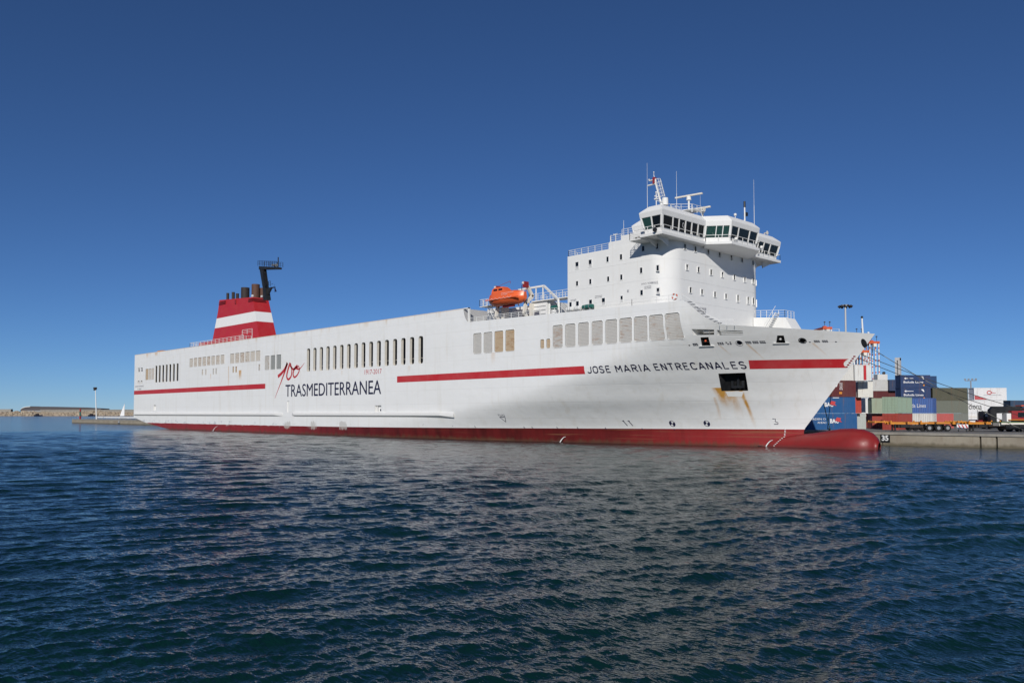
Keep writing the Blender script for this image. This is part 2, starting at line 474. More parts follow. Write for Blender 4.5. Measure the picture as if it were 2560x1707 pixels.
# ------------------------------------------------------------------ quay
def quay():
    q = MB().box(-158.0, 900, 28.95, 700, -4, 1.70).build('quay', M['ground'])
    q['kind'] = 'structure'
    edges = [-158.0]
    x = -158.0
    while x < 192: x += 10.0; edges.append(x)
    edges += [204.0, 216.2, 218.05, 226.0]
    x = 226.0
    while x < 320: x += 8.0; edges.append(x)
    share = {}
    for i, (a, b) in enumerate(zip(edges[:-1], edges[1:])):
        g = .12 if a in (216.2, 218.05) or b in (216.2, 218.05) else .02
        j = random.uniform(-.03, .03)
        MB().box(a+g, b-g, 28.0+j, 28.9, -3, 1.40).build('quay_block', M['conc'], q)
        MB().box(a+.01, b-.01, 27.86, 29.4, 1.42, 1.73+random.uniform(-.008, .008)).build('cope_stone', M['pale_conc'], q)
    MB().box(-158.9, -158.02, 28, 60, -3, 1.72).build('end_wall', M['conc'], q)
k = NT('cope_concrete')
a = k.noise(k.coord((.6, .6, .6)), 1.0, 5, .6)
M['pale_conc'] = k.set(Base_Color=k.mix(k.ramp(a, .3, .7), (.31, .29, .255), (.22, .205, .18)), Roughness=.85)
quay()
def berth_sign(x, body, label, w=.95, h=1.1):
    t = thing('berth_number', (x, 27.85, .95), label, 'number plate')
    MB().box(-w/2, w/2, .02, .12, -h/2, h/2).build('plate', M['dark'], t)
    put_text(MB(), body, -w*.36, w*.36, -h*.32, h*.32, lambda u, v: (u, .012, v), bold=.03).build('numeral', M['textwhite'], t)
berth_sign(204.45, '35', 'black plate numbered 35 beside the bulbous bow', 1.25, 1.15)
berth_sign(-97.0, '41', 'distant black plate numbered 41, left of the ferry stern', 2.2, 1.5)

# ------------------------------------------------------------------ the ferry: hull form
HB = 13.25
def lerp_tab(tab, x):
    return float(np.interp(x, [t[0] for t in tab], [t[1] for t in tab]))
def stem_s(z):
    if z < 2.2: return 200.2
    return 200.2 + (z-2.2)*(9.2/11.6)
S_SH = ((-1.5, 108), (0, 112), (2, 122), (4, 138), (6, 154), (9, 169), (10.8, 176), (13.7, 183.5), (15.5, 187), (17, 189.5), (18.6, 191.5))
P_EXP = ((-1.5, 2.3), (0, 2.3), (4, 2.1), (7, 1.95), (10.8, 1.75), (14.7, 1.9), (18.5, 2.1))
def hull_y(s, z):
    """starboard shell: y of the plating"""
    a = lerp_tab(S_SH, z); e = stem_s(z)
    if s <= a: return 0.0
    u = min(1.0, (s-a)/(e-a))
    return HB*u**lerp_tab(P_EXP, z)
def z_top(s):
    if s <= 148.6: return 21.38
    if s <= 149.9:
        t = (s-148.6)/1.3; return 21.38 - 2.35*(1-(1-t)**2)**.8 if t < 1 else 19.03
    if s <= 191.2: return 19.03 - .58*(s-149.9)/41.3
    if s <= 196.0:
        t = (s-191.2)/4.8; return 15.15 + (18.45-15.15)*(.5+.5*math.cos(math.pi*t**.75))
    return 15.15 - 1.3*(s-196.0)/13.4
def z_bot(s):
    return lerp_tab(((0, 3.2), (5, 2.4), (8.7, 1.8), (17.6, .9), (27, 0), (45, -1.5)), s)

cols = list(np.arange(0, 148.1, 2.0)) + [148.6, 148.63, 148.75, 148.9, 149.1, 149.35, 149.6, 149.9] + list(np.arange(151, 172.1, 1.5)) + [174, 176]
tt = np.concatenate([np.linspace(0, .12, 5)[:-1], np.linspace(.12, 1, 34)])
nb = 34
grid = []                       # columns of (s, z)
for s in cols:
    zb, zt = z_bot(s), z_top(s)
    grid.append([(s, zb + (zt-zb)*t) for t in tt])
for i in range(1, nb+1):
    v = i/nb
    v = 1-(1-v)**1.35
    zt = 15.0
    for _ in range(40):
        s = 176 + v*(stem_s(zt)-176); zt = .5*zt + .5*z_top(s)
    colm = []
    for t in tt:
        z = -1.5 + (zt+1.5)*t
        colm.append((176 + v*(stem_s(z)-176), z))
    grid.append(colm)
NC, NR = len(grid), len(tt)

bm = bmesh.new()
vv = [[bm.verts.new((s, hull_y(s, z), z)) for s, z in c] for c in grid]
for i in range(NC-1):
    for j in range(NR-1):
        bm.faces.new((vv[i][j], vv[i+1][j], vv[i+1][j+1], vv[i][j+1]))
def cut(poly):
    xs = [p[0] for p in poly]; zs = [p[1] for p in poly]
    x0, x1, z0, z1 = min(xs)-.01, max(xs)+.01, min(zs)-.01, max(zs)+.01
    fs = []
    for f in bm.faces:
        a = [v.co.x for v in f.verts]
        if max(a) < x0 or min(a) > x1: continue
        b = [v.co.z for v in f.verts]
        if max(b) < z0 or min(b) > z1: continue
        fs.append(f)
    for i in range(len(poly)):
        p, q = poly[i], poly[(i+1) % len(poly)]
        n = Vector((q[1]-p[1], 0, -(q[0]-p[0])))
        if n.length < 1e-6: continue
        fs = [f for f in fs if f.is_valid]
        geom = set(fs)
        for f in fs: geom.update(f.edges); geom.update(f.verts)
        r = bmesh.ops.bisect_plane(bm, geom=list(geom), dist=1e-4, plane_co=(p[0], 0, p[1]), plane_no=n)
        fs = [g for g in r['geom'] if isinstance(g, bmesh.types.BMFace)]
    kill = []
    for f in fs:
        c = f.calc_center_median(); ok = True
        for i in range(len(poly)):
            p, q = poly[i], poly[(i+1) % len(poly)]
            if (q[0]-p[0])*(c.z-p[1]) - (q[1]-p[1])*(c.x-p[0]) < -1e-5: ok = False; break
        if ok: kill.append(f)
    bmesh.ops.delete(bm, geom=kill, context='FACES')

openings = []                    # (kind, poly)
for i in range(7): openings.append(('slot', rrect(16.2+i*2.47, 17.5+i*2.47, 12.85, 17.5, .22, 2)))
for i in range(16): openings.append(('slot', rrect(98.8+i*2.522, 100.1+i*2.522, 12.86, 17.6, .38, 2)))
PANELS = [(151.12, 153.10), (153.62, 155.66), (156.13, 158.14), (158.61, 160.64)]
PANELS2 = [(168.66, 170.61), (171.11, 173.07), (173.59, 175.57), (176.09, 178.08), (178.54, 180.6), (180.98, 183.1), (183.44, 185.6), (185.88, 188.1), (188.38, 190.55)]
for a, b in PANELS: openings.append(('louvre_rust' if a > 156 else 'louvre', rrect(a, b, 13.8, 17.06, .16, 1)))
for a, b in PANELS2: openings.append(('louvre', rrect(a, b, 13.72, 17.0, .2, 1)))
openings.append(('louvre_rust', rrect(166.13, 166.93, 13.8, 15.14, .14, 1)))
openings.append(('louvre_rust', rrect(167.36, 168.16, 13.8, 15.14, .14, 1)))
def xs(z, x):                    # horizontal strip positions measured along the side
    return 0
for i in range(3): openings.append(('louvre_rust' if i < 1 else 'louvre_tan', rrect(8.9+i*2.25, 10.9+i*2.25, 13.8, 16.9, .05, 1)))
for i in range(8): openings.append(('louvre_tan', rrect(39.6+i*2.62, 41.7+i*2.62, 16.2, 18.4, .06, 1)))
for i in range(6): openings.append(('louvre_tan', rrect(63.2+i*2.6, 65.4+i*2.6, 16.1, 18.4, .06, 1)))
for i in range(3): openings.append(('louvre_dark' if i else 'louvre', rrect(80.6+i*2.65, 82.7+i*2.65, 13.9, 17.0, .06, 1)))
for a, kd in ((47.2, 'louvre_tan'), (49.2, 'louvre_tan'), (53.6, 'louvre'), (55.2, 'louvre'), (64.5, 'louvre_rust'), (66.0, 'louvre_rust'), (77.6, 'louvre')):
    openings.append((kd, rrect(a, a+.8, 13.9, 15.3, .05, 1)))
for a in (2.6, 4.9): openings.append(('shade', rrect(a, a+1.5, 12.75, 17.4, .1, 1)))
openings.append(('pilot', [(123.5, 4.62), (125.55, 4.62), (125.55, 5.75), (123.5, 5.75)]))
openings.append(('niche', [(15.2, 5.2), (17.0, 5.2), (17.0, 6.6), (15.2, 6.6)]))
openings.append(('ladder_niche', [(90.75, 4.62), (91.75, 4.62), (91.75, 6.9), (90.75, 6.9)]))
# bow openings, corners read along the flared plating
ANCHOR = [(192.07, 7.20), (195.13, 7.21), (195.62, 9.45), (192.59, 9.39)]
CHOCK1 = [(192.22, 12.82), (193.21, 12.81), (193.40, 13.82), (192.49, 13.82)]
CHOCK2 = [(200.14, 12.94), (201.05, 12.92), (201.22, 13.77), (200.60, 13.79)]
PORT1 = [(196.46+.31*math.cos(t)+.12*math.sin(t), 13.05+.28*math.sin(t)) for t in np.linspace(0, 2*math.pi, 11)[:-1]]
PORT2 = [(202.77+.31*math.cos(t)+.09*math.sin(t), 13.15+.25*math.sin(t)) for t in np.linspace(0, 2*math.pi, 11)[:-1]]
GAL1 = [(191.67, 14.12), (194.15, 14.07), (194.36, 14.68), (191.76, 14.86)]
GAL2 = [(194.42, 14.0), (197.2, 13.96), (197.37, 14.40), (194.65, 14.61)]
openings += [('anchor', ANCHOR), ('chock', CHOCK1), ('chock', CHOCK2), ('port', PORT1), ('port', PORT2), ('gallery', GAL1), ('gallery2', GAL2)]
for kd, poly in openings: cut(poly)

# transom, port shell (mirrored, unpierced), bottom at the stern
Yp = lambda y: 2*HB - y
pv = [[bm.verts.new((s, Yp(hull_y(s, z)), z)) for s, z in c] for c in grid]
for i in range(NC-1):
    for j in range(NR-1):
        bm.faces.new((pv[i][j], pv[i][j+1], pv[i+1][j+1], pv[i+1][j]))
for j in range(NR-1): bm.faces.new((vv[0][j], vv[0][j+1], pv[0][j+1], pv[0][j])) if vv[0][j].is_valid else None
for i in range(NC-1): bm.faces.new((vv[i][0], pv[i][0], pv[i+1][0], vv[i+1][0]))
# bulbous bow, one skin with the shell paint
def bulb(bmx):
    prof = [(190.0, 1.2, -.6, 1.6), (196.0, 1.75, -.5, 1.7), (199.0, 1.9, -.40, 1.98), (200.2, 1.95, -.35, 2.02), (201.5, 2.05, -.25, 2.05), (203.0, 2.2, -.15, 2.2), (205.0, 2.35, 0, 2.40), (206.6, 2.3, .05, 2.42), (207.9, 2.05, .1, 2.25), (208.8, 1.65, .15, 1.85), (209.4, 1.1, .2, 1.25), (209.72, .45, .25, .55)]
    n = 20; rings = []
    for s, hw, zc, hh in prof:
        rings.append([bmx.verts.new((s, HB + hw*math.sin(2*math.pi*q/n), zc + hh*math.cos(2*math.pi*q/n))) for q in range(n)])
    for a, b in zip(rings[:-1], rings[1:]):
        for q in range(n): bmx.faces.new((a[q], b[q], b[(q+1) % n], a[(q+1) % n]))
    bmx.faces.new(rings[-1]); bmx.faces.new(rings[0][::-1])
bmesh.ops.remove_doubles(bm, verts=[v for v in bm.verts if v.co.x > 199], dist=.002)

ferry = thing('ferry', SHIP, 'long white roll-on ferry with red stripe and red funnel moored along the quay', 'ship')
me = bpy.data.meshes.new('hull')
bmesh.ops.translate(bm, verts=bm.verts, vec=(-SHIP[0], -SHIP[1], -SHIP[2]))
bm.to_mesh(me); bm.free()
me.materials.append(M['hull'])
me.polygons.foreach_set('use_smooth', [True]*len(me.polygons))
me.set_sharp_from_angle(angle=R(40))
hull = link('hull', me, ferry)
bb = bmesh.new(); bulb(bb)
bmesh.ops.translate(bb, verts=bb.verts, vec=(-SHIP[0], -SHIP[1], -SHIP[2]))
bme = bpy.data.meshes.new('bulbous_bow'); bb.to_mesh(bme); bb.free(); bme.materials.append(M['boot'])
bme.polygons.foreach_set('use_smooth', [True]*len(bme.polygons))
link('bulbous_bow', bme, hull)
def ship(mb, name, mats, parent=None, **k):
    return mb.build(name, mats, parent or ferry, off=SHIP, **k)
def on_hull(d):
    return lambda s, z: (s, hull_y(s, z)-d, z)

# linings, louvres and bow fittings
for kd, poly in openings:
    xsx = [p[0] for p in poly]; zsx = [p[1] for p in poly]
    x0, x1, z0, z1 = min(xsx), max(xsx), min(zsx), max(zsx)
    n = len(poly)
    def lining(mb, depth, m=0, back=None):
        o = [(p[0], hull_y(*p)+.002, p[1]) for p in poly]; i_ = [(p[0], hull_y(*p)+depth, p[1]) for p in poly]
        mb.add(o+i_, [(q, n+q, n+(q+1) % n, (q+1) % n) for q in range(n)], m)
        if back is not None: mb.add(i_, [tuple(range(n))], back)
        return mb
    if kd == 'slot':
        mb = lining(MB(), .5 if x0 > 50 else .16)
        ship(mb, 'slot_frame', M['cream'], hull)
    elif kd.startswith('louvre'):
        mb = lining(MB(), .16, 0, 1)
        ns = max(4, int((z1-z0)/.2)); h = (z1-z0-.08)/ns
        for q in range(ns):
            a = z0+.04+q*h; y0 = hull_y(.5*(x0+x1), a)
            yl0, yr0 = hull_y(x0, a), hull_y(x1, a); yl1, yr1 = hull_y(x0, a+h), hull_y(x1, a+h)
            mb.add([(x0+.03, yl0+.07, a), (x1-.03, yr0+.07, a), (x1-.03, yr1+.11, a+h*.92), (x0+.03, yl1+.11, a+h*.92)], [(0, 1, 2, 3)], 1)
        e = .07
        o = [(p[0], hull_y(*p)-.03, p[1]) for p in poly]
        cx, cz = .5*(x0+x1), .5*(z0+z1)
        out = []
        for p in poly:
            qx = p[0]+math.copysign(e, p[0]-cx); qz = p[1]+math.copysign(e, p[1]-cz); out.append((qx, hull_y(qx, qz)-.03, qz))
        base = [(p[0], hull_y(p[0], p[2])+.01, p[2]) for p in out]
        mb.add(o+out, [(q, (q+1) % n, n+(q+1) % n, n+q) for q in range(n)], 0)
        mb.add(out+base, [(q, (q+1) % n, n+(q+1) % n, n+q) for q in range(n)], 0)
        mb.add(o+[(p[0], hull_y(*p)+.05, p[1]) for p in poly], [(q, n+q, n+(q+1) % n, (q+1) % n) for q in range(n)], 0)
        ship(mb, 'louvre_panel', [M['white'], M[kd]], hull)
    elif kd == 'shade':
        mb = lining(MB(), .5, 0, 1)
        mb.box(x0+.05, x1-.05, .02, .1, 13.7, 16.3, 0); mb.box(x0+.05, x0+.5, .02, .1, 16.3, 17.2, 0)
        ship(mb, 'shuttered_opening', [M['white'], M['inside']], hull)
    elif kd in ('pilot', 'niche', 'ladder_niche'):
        mb = lining(MB(), .5 if kd != 'ladder_niche' else .15, 0, 0)
        if kd == 'pilot': mb.box(124.75, 125.05, .3, .48, 4.75, 5.1, 1); mb.box(125.2, 125.4, .3, .48, 4.75, 5.1, 1); mb.box(124.0, 124.1, .1, .3, 4.62, 5.7, 0)
        ship(mb, 'side_recess', [M['white'], M['navy']], hull)
    elif kd == 'anchor':
        mb = lining(MB(), 1.4, 0, 0)
        ship(mb, 'anchor_pocket', M['dark'], hull)
    elif kd == 'chock':
        mb = lining(MB(), 1.0, 0, 0)
        yb = hull_y(x0, z0); c = .5*(x0+x1)
        ship(mb, 'mooring_chock', M['dark'], hull)
        yt = hull_y(c, z0)
        lip = MB().add([on_hull(.0)(x0-.25, z0-.02), on_hull(.0)(x1+.2, z0-.02), on_hull(.22)(x1+.2, z0-.02), on_hull(.22)(x0-.25, z0-.02),
                        on_hull(.0)(x0-.25, z0-.12), on_hull(.0)(x1+.2, z0-.12), on_hull(.22)(x1+.2, z0-.12), on_hull(.22)(x0-.25, z0-.12)],
                       [(3, 2, 1, 0), (4, 5, 6, 7), (0, 1, 5, 4), (1, 2, 6, 5), (2, 3, 7, 6), (3, 0, 4, 7)])
        ship(lip, 'chock_lip', M['white_clean'], hull)
        rl = MB().tube((c-.05, hull_y(c, z1-.3)+.35, z1-.52), (c-.05, hull_y(c, z1-.3)+.35, z1-.30), .13, None, 10)
        ship(rl, 'fairlead_roller', M['orangered'] if x0 < 195 else M['pale'], hull)
    elif kd == 'port':
        mb = lining(MB(), .5, 0, 0)
        ship(mb, 'round_fairlead', M['inside'] if x0 < 200 else M['dark'], hull)
        n2 = 12; pts = []
        cx, cz = .5*(x0+x1), .5*(z0+z1); a_, b_ = .5*(x1-x0), .5*(z1-z0)
        ring = MB(); P_ = [on_hull(.03)(cx+(a_+.04)*math.cos(t), cz+(b_+.04)*math.sin(t)) for t in np.linspace(0, 2*math.pi, n2+1)]
        ring.path(P_, .05, 5); ship(ring, 'fairlead_rim', M['pale'] if x0 < 200 else M['dark'], hull)
    elif kd == 'gallery':
        mb = lining(MB(), 2.2, 0, 1)
        for q in (14.4, 14.6, 14.8): mb.tube(on_hull(-.3)(192.9, q), on_hull(-.3)(194.1, q), .035, None, 4, 0)
        mb.add([on_hull(-1.0)(191.7, 14.9), on_hull(-.8)(193.0, 14.95), on_hull(-.6)(193.5, 14.2), on_hull(-.9)(192.6, 14.45)], [(0, 1, 2, 3)], 2)
        ship(mb, 'mooring_gallery', [M['white'], M['cream'], M['grey'], M['dark']], hull)
        ship(MB().box(190.75, 191.55, hull_y(191, 14.3)+.25, hull_y(191, 14.3)+.7, 14.22, 14.72), 'winch_drum', M['dark'], hull)
    elif kd == 'gallery2':
        mb = lining(MB(), 1.0, 0, 0)
        for q in range(3):
            z = 14.05 + q*.2
            mb.add([on_hull(-.05)(194.95, z), on_hull(-.05)(197.7, z-.05), on_hull(-.05)(197.7, z+.06), on_hull(-.05)(194.95, z+.11)], [(0, 1, 2, 3)], 0)
        ship(mb, 'mooring_gallery', [M['white']], hull)
# anchor: crown, two flukes, shank drawn up in the pocket
ac = Vector((194.0, hull_y(194.0, 8.0)+.45, 8.0))
mb = MB().box(ac.x-.85, ac.x+.85, ac.y-.1, ac.y+.25, 7.55, 7.85)
mb.prism([(ac.x-.95, ac.y), (ac.x-.6, ac.y), (ac.x-.7, ac.y+.3), (ac.x-.9, ac.y+.3)], 7.6, 8.5)
mb.prism([(ac.x+.6, ac.y), (ac.x+.95, ac.y), (ac.x+.9, ac.y+.3), (ac.x+.7, ac.y+.3)], 7.6, 8.5)
mb.box(ac.x-.14, ac.x+.14, ac.y+.1, ac.y+.4, 7.6, 8.9)
ship(mb, 'anchor', M['dark'], hull)
mb = MB().add([on_hull(.02)(192.5, 7.12), on_hull(.02)(194.6, 7.13), on_hull(.02)(194.2, 6.45), on_hull(.02)(192.6, 6.5)], [(3, 2, 1, 0)])
ship(mb, 'doubling_plate', M['white'], hull)
# freeing ports: short dark slots in the bow plating
def slotlet(x, z, wd=.22, h=.12):
    return MB().add([on_hull(.012)(x, z), on_hull(.012)(x+wd, z), on_hull(.012)(x+wd, z+h), on_hull(.012)(x, z+h)], [(0, 1, 2, 3)])
for x, z in [(190.7, 12.85)] + [(191.25+.2*q, 12.84+.17*r_) for q in range(3) for r_ in range(2)] + [(194.1+.23*q, 12.86+.17*r_) for q in range(3) for r_ in range(2)] + [(195.0, 13.04), (195.12, 12.86), (195.4, 12.86), (195.44, 13.05)]:
    ship(slotlet(x, z, .17, .13), 'freeing_port', M['inside'], hull)
for g in (197.1, 197.83, 198.56):
    for q in range(3):
        for r_ in range(2): ship(slotlet(g+.2*q, 12.9+.17*r_, .18, .12), 'freeing_port', M['inside'], hull)
for g, c_ in ((203.3, 1), (203.8, 3), (204.55, 3), (205.7, 1)):
    for q in range(c_):
        for r_ in range(2 if c_ > 1 else 1): ship(slotlet(g+.18*q, 12.9+.15*r_, .16, .11), 'freeing_port', M['inside'], hull)

# hull interior behind the slots, decks
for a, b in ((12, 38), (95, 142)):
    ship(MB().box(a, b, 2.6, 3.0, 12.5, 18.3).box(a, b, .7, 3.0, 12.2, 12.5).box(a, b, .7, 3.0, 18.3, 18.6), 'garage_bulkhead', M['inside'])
ship(MB().tube((96.5, .75, 13.9), (141, .75, 13.9), .04, None, 4), 'inner_rail', M['cream'])
dk = MB()
def strip(s0, s1, z, m=0, n=1, inset=.05):
    for i in range(n):
        a = s0+(s1-s0)*i/n; b = s0+(s1-s0)*(i+1)/n
        ya, yb = hull_y(a, z)+inset, hull_y(b, z)+inset
        dk.add([(a, ya, z), (b, yb, z), (b, Yp(yb), z), (a, Yp(ya), z)], [(0, 1, 2, 3)], m)
strip(.05, 148.55, 21.36); strip(148.55, 188.0, 18.15, 0, 12); strip(188, 207.6, 13.3, 0, 20, .1)
dk.add([(148.56, .05, 18.1), (148.56, 26.4, 18.1), (148.56, 26.4, 21.36), (148.56, .05, 21.36)], [(0, 1, 2, 3)])
ship(dk, 'weather_deck', M['pale'])

# rubbing strakes
def strake(s0, s1):
    pr = [(0.02, 4.55), (-.42, 4.35), (-.42, 3.95), (0.02, 3.62)]
    rings = []
    for s, f in ((s0, .15), (s0+1.2, 1), (s1-3.2, 1), (s1, .15)):
        rings.append([(s, y*f if y < 0 else y, z) for y, z in pr])
    return MB().loft(rings)
ship(strake(.1, 89.0), 'rubbing_strake', M['white'], hull)
ship(strake(93.0, 146.2), 'rubbing_strake', M['white'], hull)

# red stripes on the shell
def stripe(s0, s1, z0, z1, n, end=lambda t: 0, start=lambda t: 0):
    mb = MB(); nz = 5; vs = []
    for i in range(n+1):
        for j in range(nz+1):
            t = j/nz; z = z0+(z1-z0)*t
            a = s0+start(t); b = s1+end(t)
            s = a+(b-a)*i/n; vs.append(on_hull(.012)(s, z))
    fs = [(i*(nz+1)+j, (i+1)*(nz+1)+j, (i+1)*(nz+1)+j+1, i*(nz+1)+j+1) for i in range(n) for j in range(nz)]
    return mb.add(vs, fs)
ship(stripe(.02, 80.9, 9.75, 10.88, 20), 'red_stripe', M['stripe'], hull)
ship(stripe(130.4, 174.75, 9.78, 10.90, 40, lambda t: -.12*t), 'red_stripe', M['stripe'], hull)
ship(stripe(196.25, 206.0, 9.88, 10.95, 30, lambda t: .42*t+.38*((2*t-1)**2-1), lambda t: .27*t), 'red_stripe', M['stripe'], hull)
# names
on = on_hull(.014)
mb = put_text(MB(), 'TRASMEDITERRANEA', 90.0, 125.45, 7.82, 10.4, on); put_text(mb, 'TRASMEDITERRANEA', 90.07, 125.52, 7.80, 10.38, on_hull(.018)); ship(mb, 'lettering', M['navy'], hull)
mb = put_text(MB(), '1917-2017', 120.1, 125.6, 11.55, 12.45, on); ship(mb, 'year_lettering', M['stripe'], hull)
def arc(cx, cy, rx, ry, a0, a1, n=9): return [(cx+rx*math.cos(R(a0+(a1-a0)*i/n)), cy+ry*math.sin(R(a0+(a1-a0)*i/n))) for i in range(n+1)]
GL = {'J': [[(.62, 1), (.62, .3)]+arc(.34, .3, .28, .27, 0, -165)[1:]], 'O': [arc(.38, .72, .34, .25, 0, 180)+arc(.38, .28, .34, .25, 180, 360)+[(.72, .72)]],
      'S': [arc(.37, .74, .3, .23, 25, 270)[:]+arc(.37, .26, .32, .25, 90, -155)], 'E': [[(.65, .96), (.1, .96), (.1, .04), (.65, .04)], [(.1, .52), (.58, .52)]],
      'M': [[(.08, 0), (.08, 1)], [(.08, .97), (.43, .35)], [(.43, .35), (.78, .97)], [(.78, 0), (.78, 1)]], 'A': [[(.02, 0), (.38, 1)], [(.38, 1), (.74, 0)], [(.14, .3), (.62, .3)]],
      'R': [[(.1, 0), (.1, .96), (.42, .96)]+arc(.42, .73, .26, .23, 80, -90)+[(.1, .5)], [(.36, .5), (.7, 0)]], 'I': [[(.1, 0), (.1, 1)]], 'N': [[(.08, 0), (.08, 1)], [(.08, .98), (.66, .02)], [(.66, 0), (.66, 1)]],
      'T': [[(.0, .96), (.7, .96)], [(.35, .96), (.35, 0)]], 'C': [arc(.38, .7, .32, .27, 25, 180)+arc(.38, .3, .32, .27, 180, 335)], 'L': [[(.1, 1), (.1, .04), (.62, .04)]]}
GW = {'I': .2, 'M': .86, 'J': .7}
def stencil(mb, body, a0, a1, b0, b1, th=.19, gap=.24):
    tot = sum(GW.get(c, .74) for c in body)+gap*(len(body)-1); x = 0; kx = (a1-a0)/tot; kz = b1-b0
    for ci, c in enumerate(body):
        for si, pl_ in enumerate(GL[c]):
            P_ = [Vector((a0+(x+px)*kx, b0+pz*kz)) for px, pz in pl_]
            Q = []
            for u, v in zip(P_[:-1], P_[1:]):
                m_ = max(1, int((v-u).length/.3)); Q += [u.lerp(v, q/m_) for q in range(m_)]
            Q.append(P_[-1])
            stroke(mb, Q, [th*kz]*len(Q), on_hull(.014+.003*si))
        x += GW.get(c, .74)+gap
    return mb
for wd_, a_, b_, c_, d_ in (('JOSE', 175.2, 179.0, 9.86, 10.76), ('MARIA', 179.75, 184.5, 9.88, 10.76), ('ENTRECANALES', 185.2, 196.0, 9.96, 10.80)):
    ship(stencil(MB(), wd_, a_, b_, c_, d_), 'name_lettering', M['navy'], hull)
# the brushed centenary figure
mb = MB()
def curve(pts, n=8):
    out = []
    P4 = [pts[0]]+list(pts)+[pts[-1]]
    for i in range(1, len(P4)-2):
        p0, p1, p2, p3 = [Vector(q) for q in P4[i-1:i+3]]
        for q in range(n):
            t = q/n; out.append(.5*((2*p1)+(p2-p0)*t+(2*p0-5*p1+4*p2-p3)*t*t+(3*p1-p0-3*p2+p3)*t**3))
    out.append(Vector(pts[-1])); return out
for pts, wds in (([(86.6, 12.25), (88.2, 12.9), (89.6, 13.8), (90.7, 15.05)], (.75, .5)), ([(90.7, 15.05), (89.6, 13.2), (88.0, 11.0), (85.3, 7.5)], (.8, .06)),
                 ([(91.9, 15.0), (91.0, 13.6), (90.5, 12.2), (91.2, 11.5), (92.4, 12.2), (92.6, 13.6), (91.9, 14.4)], (.6, .35)), ([(92.0, 14.9), (92.6, 13.9), (93.6, 13.6), (95.2, 14.1)], (.4, .5)),
                 ([(95.0, 14.3), (93.9, 13.8), (93.2, 12.7), (93.7, 11.9), (94.9, 12.3), (95.8, 13.3), (95.4, 14.3)], (.5, .3)), ([(94.6, 13.7), (95.6, 13.5), (96.6, 13.9), (97.9, 14.75)], (.42, .06))):
    c = curve(pts); n = len(c)
    stroke(mb, c, [wds[0]+(wds[1]-wds[0])*i/(n-1) for i in range(n)], on)
ship(mb, 'centenary_emblem', M['stripe'], hull)
# small marks
def small_text(body, a0, a1, b0, b1, m='textgrey', name='lettering', fn=on):
    return ship(put_text(MB(), body, a0, a1, b0, b1, fn), name, M[m], hull)
small_text('JOSE MARIA ENTRECANALES', .8, 7.6, 11.75, 12.3); small_text('S.C. TENERIFE', 2.6, 5.8, 11.05, 11.5)
small_text('TUG', 155.9, 157.3, 3.85, 4.15, 'navy', 'tug_mark')
mb = MB()
for a, b in (((156.1, 3.72), (157.2, 3.72)), ((156.1, 3.72), (156.95, 2.95)), ((157.2, 3.72), (156.95, 2.95))): stroke(mb, [a, b], [.09, .09], on)
ship(mb, 'tug_mark', M['navy'], hull)
for s in (177.2, 178.0):
    mb = stroke(MB(), [(s, 3.25), (s+.35, 2.55)], [.12, .12], on); ship(stroke(mb, [(s-.12, 3.25), (s+.18, 3.25)], [.1, .1], on), 'hull_mark', M['navy'], hull)
ship(stroke(MB(), [(196.85, 3.6), (197.2, 3.58), (197.1, 3.25), (197.4, 3.1), (197.35, 2.9), (196.9, 2.9)], [.09]*6, on), 'hull_mark', M['navy'], hull)
for x in (161.5, 166, 169.5, 174, 179.5, 184, 160, 145, 150): ship(stroke(MB(), [(x, 2.28), (x+.12, 2.0)], [.12, .1], on), 'drain_outlet', M['navy'], hull)
def thruster_mark(s, z):
    mb = MB(); r_ = .42
    P_ = [(s+r_*math.cos(t), z+r_*math.sin(t)) for t in np.linspace(0, 2*math.pi, 17)]
    mb.add([on_hull(.012)(*p) for p in P_[:-1]], [tuple(range(16))], 0)
    for a0 in (35, 215):
        w_ = [(s, z)]+[(s+r_*.85*math.cos(R(a0+q)), z+r_*.85*math.sin(R(a0+q))) for q in (0, 35, 70)]
        mb.add([on_hull(.02)(*p) for p in w_], [(0, 1, 2, 3)], 1)
    ship(mb, 'thruster_mark', [M['navy'], M['textwhite']], hull)
thruster_mark(184.07, 2.89); thruster_mark(188.67, 2.94)
mb = MB()
for i in range(13):
    z = .1+i*.19; s = 198.0 + (0 if i > 6 else -(6-i)*.16) + (.05 if i > 8 else 0)
    y = hull_y(s, z)
    yb = HB-2.0 if z < 1.3 else y
    y = min(y, HB - math.sqrt(max(0, 1-((z+.45)/1.95)**2))*1.88) if z < 1.4 else y
    mb.box(s-.09, s+.09, y-.05, y-.01, z, z+.08)
ship(mb, 'draught_mark', M['textwhite'], hull)
# stern fairlead platform
ship(MB().box(-2.6, -.02, 1.0, 6, 9.9, 10.05).box(-2.6, -.05, 1.0, 6, 10.6, 10.75, 0).rail([(-2.5, 1.1, 10.05), (-.1, 1.1, 10.05)], .9, gap=.8), 'stern_platform', M['grey'])
ship(MB().box(5, 14, 4, 8, 21.36, 22.1).box(5.2, 9, 4.5, 7, 22.1, 22.5), 'stern_locker', M['yellow'])

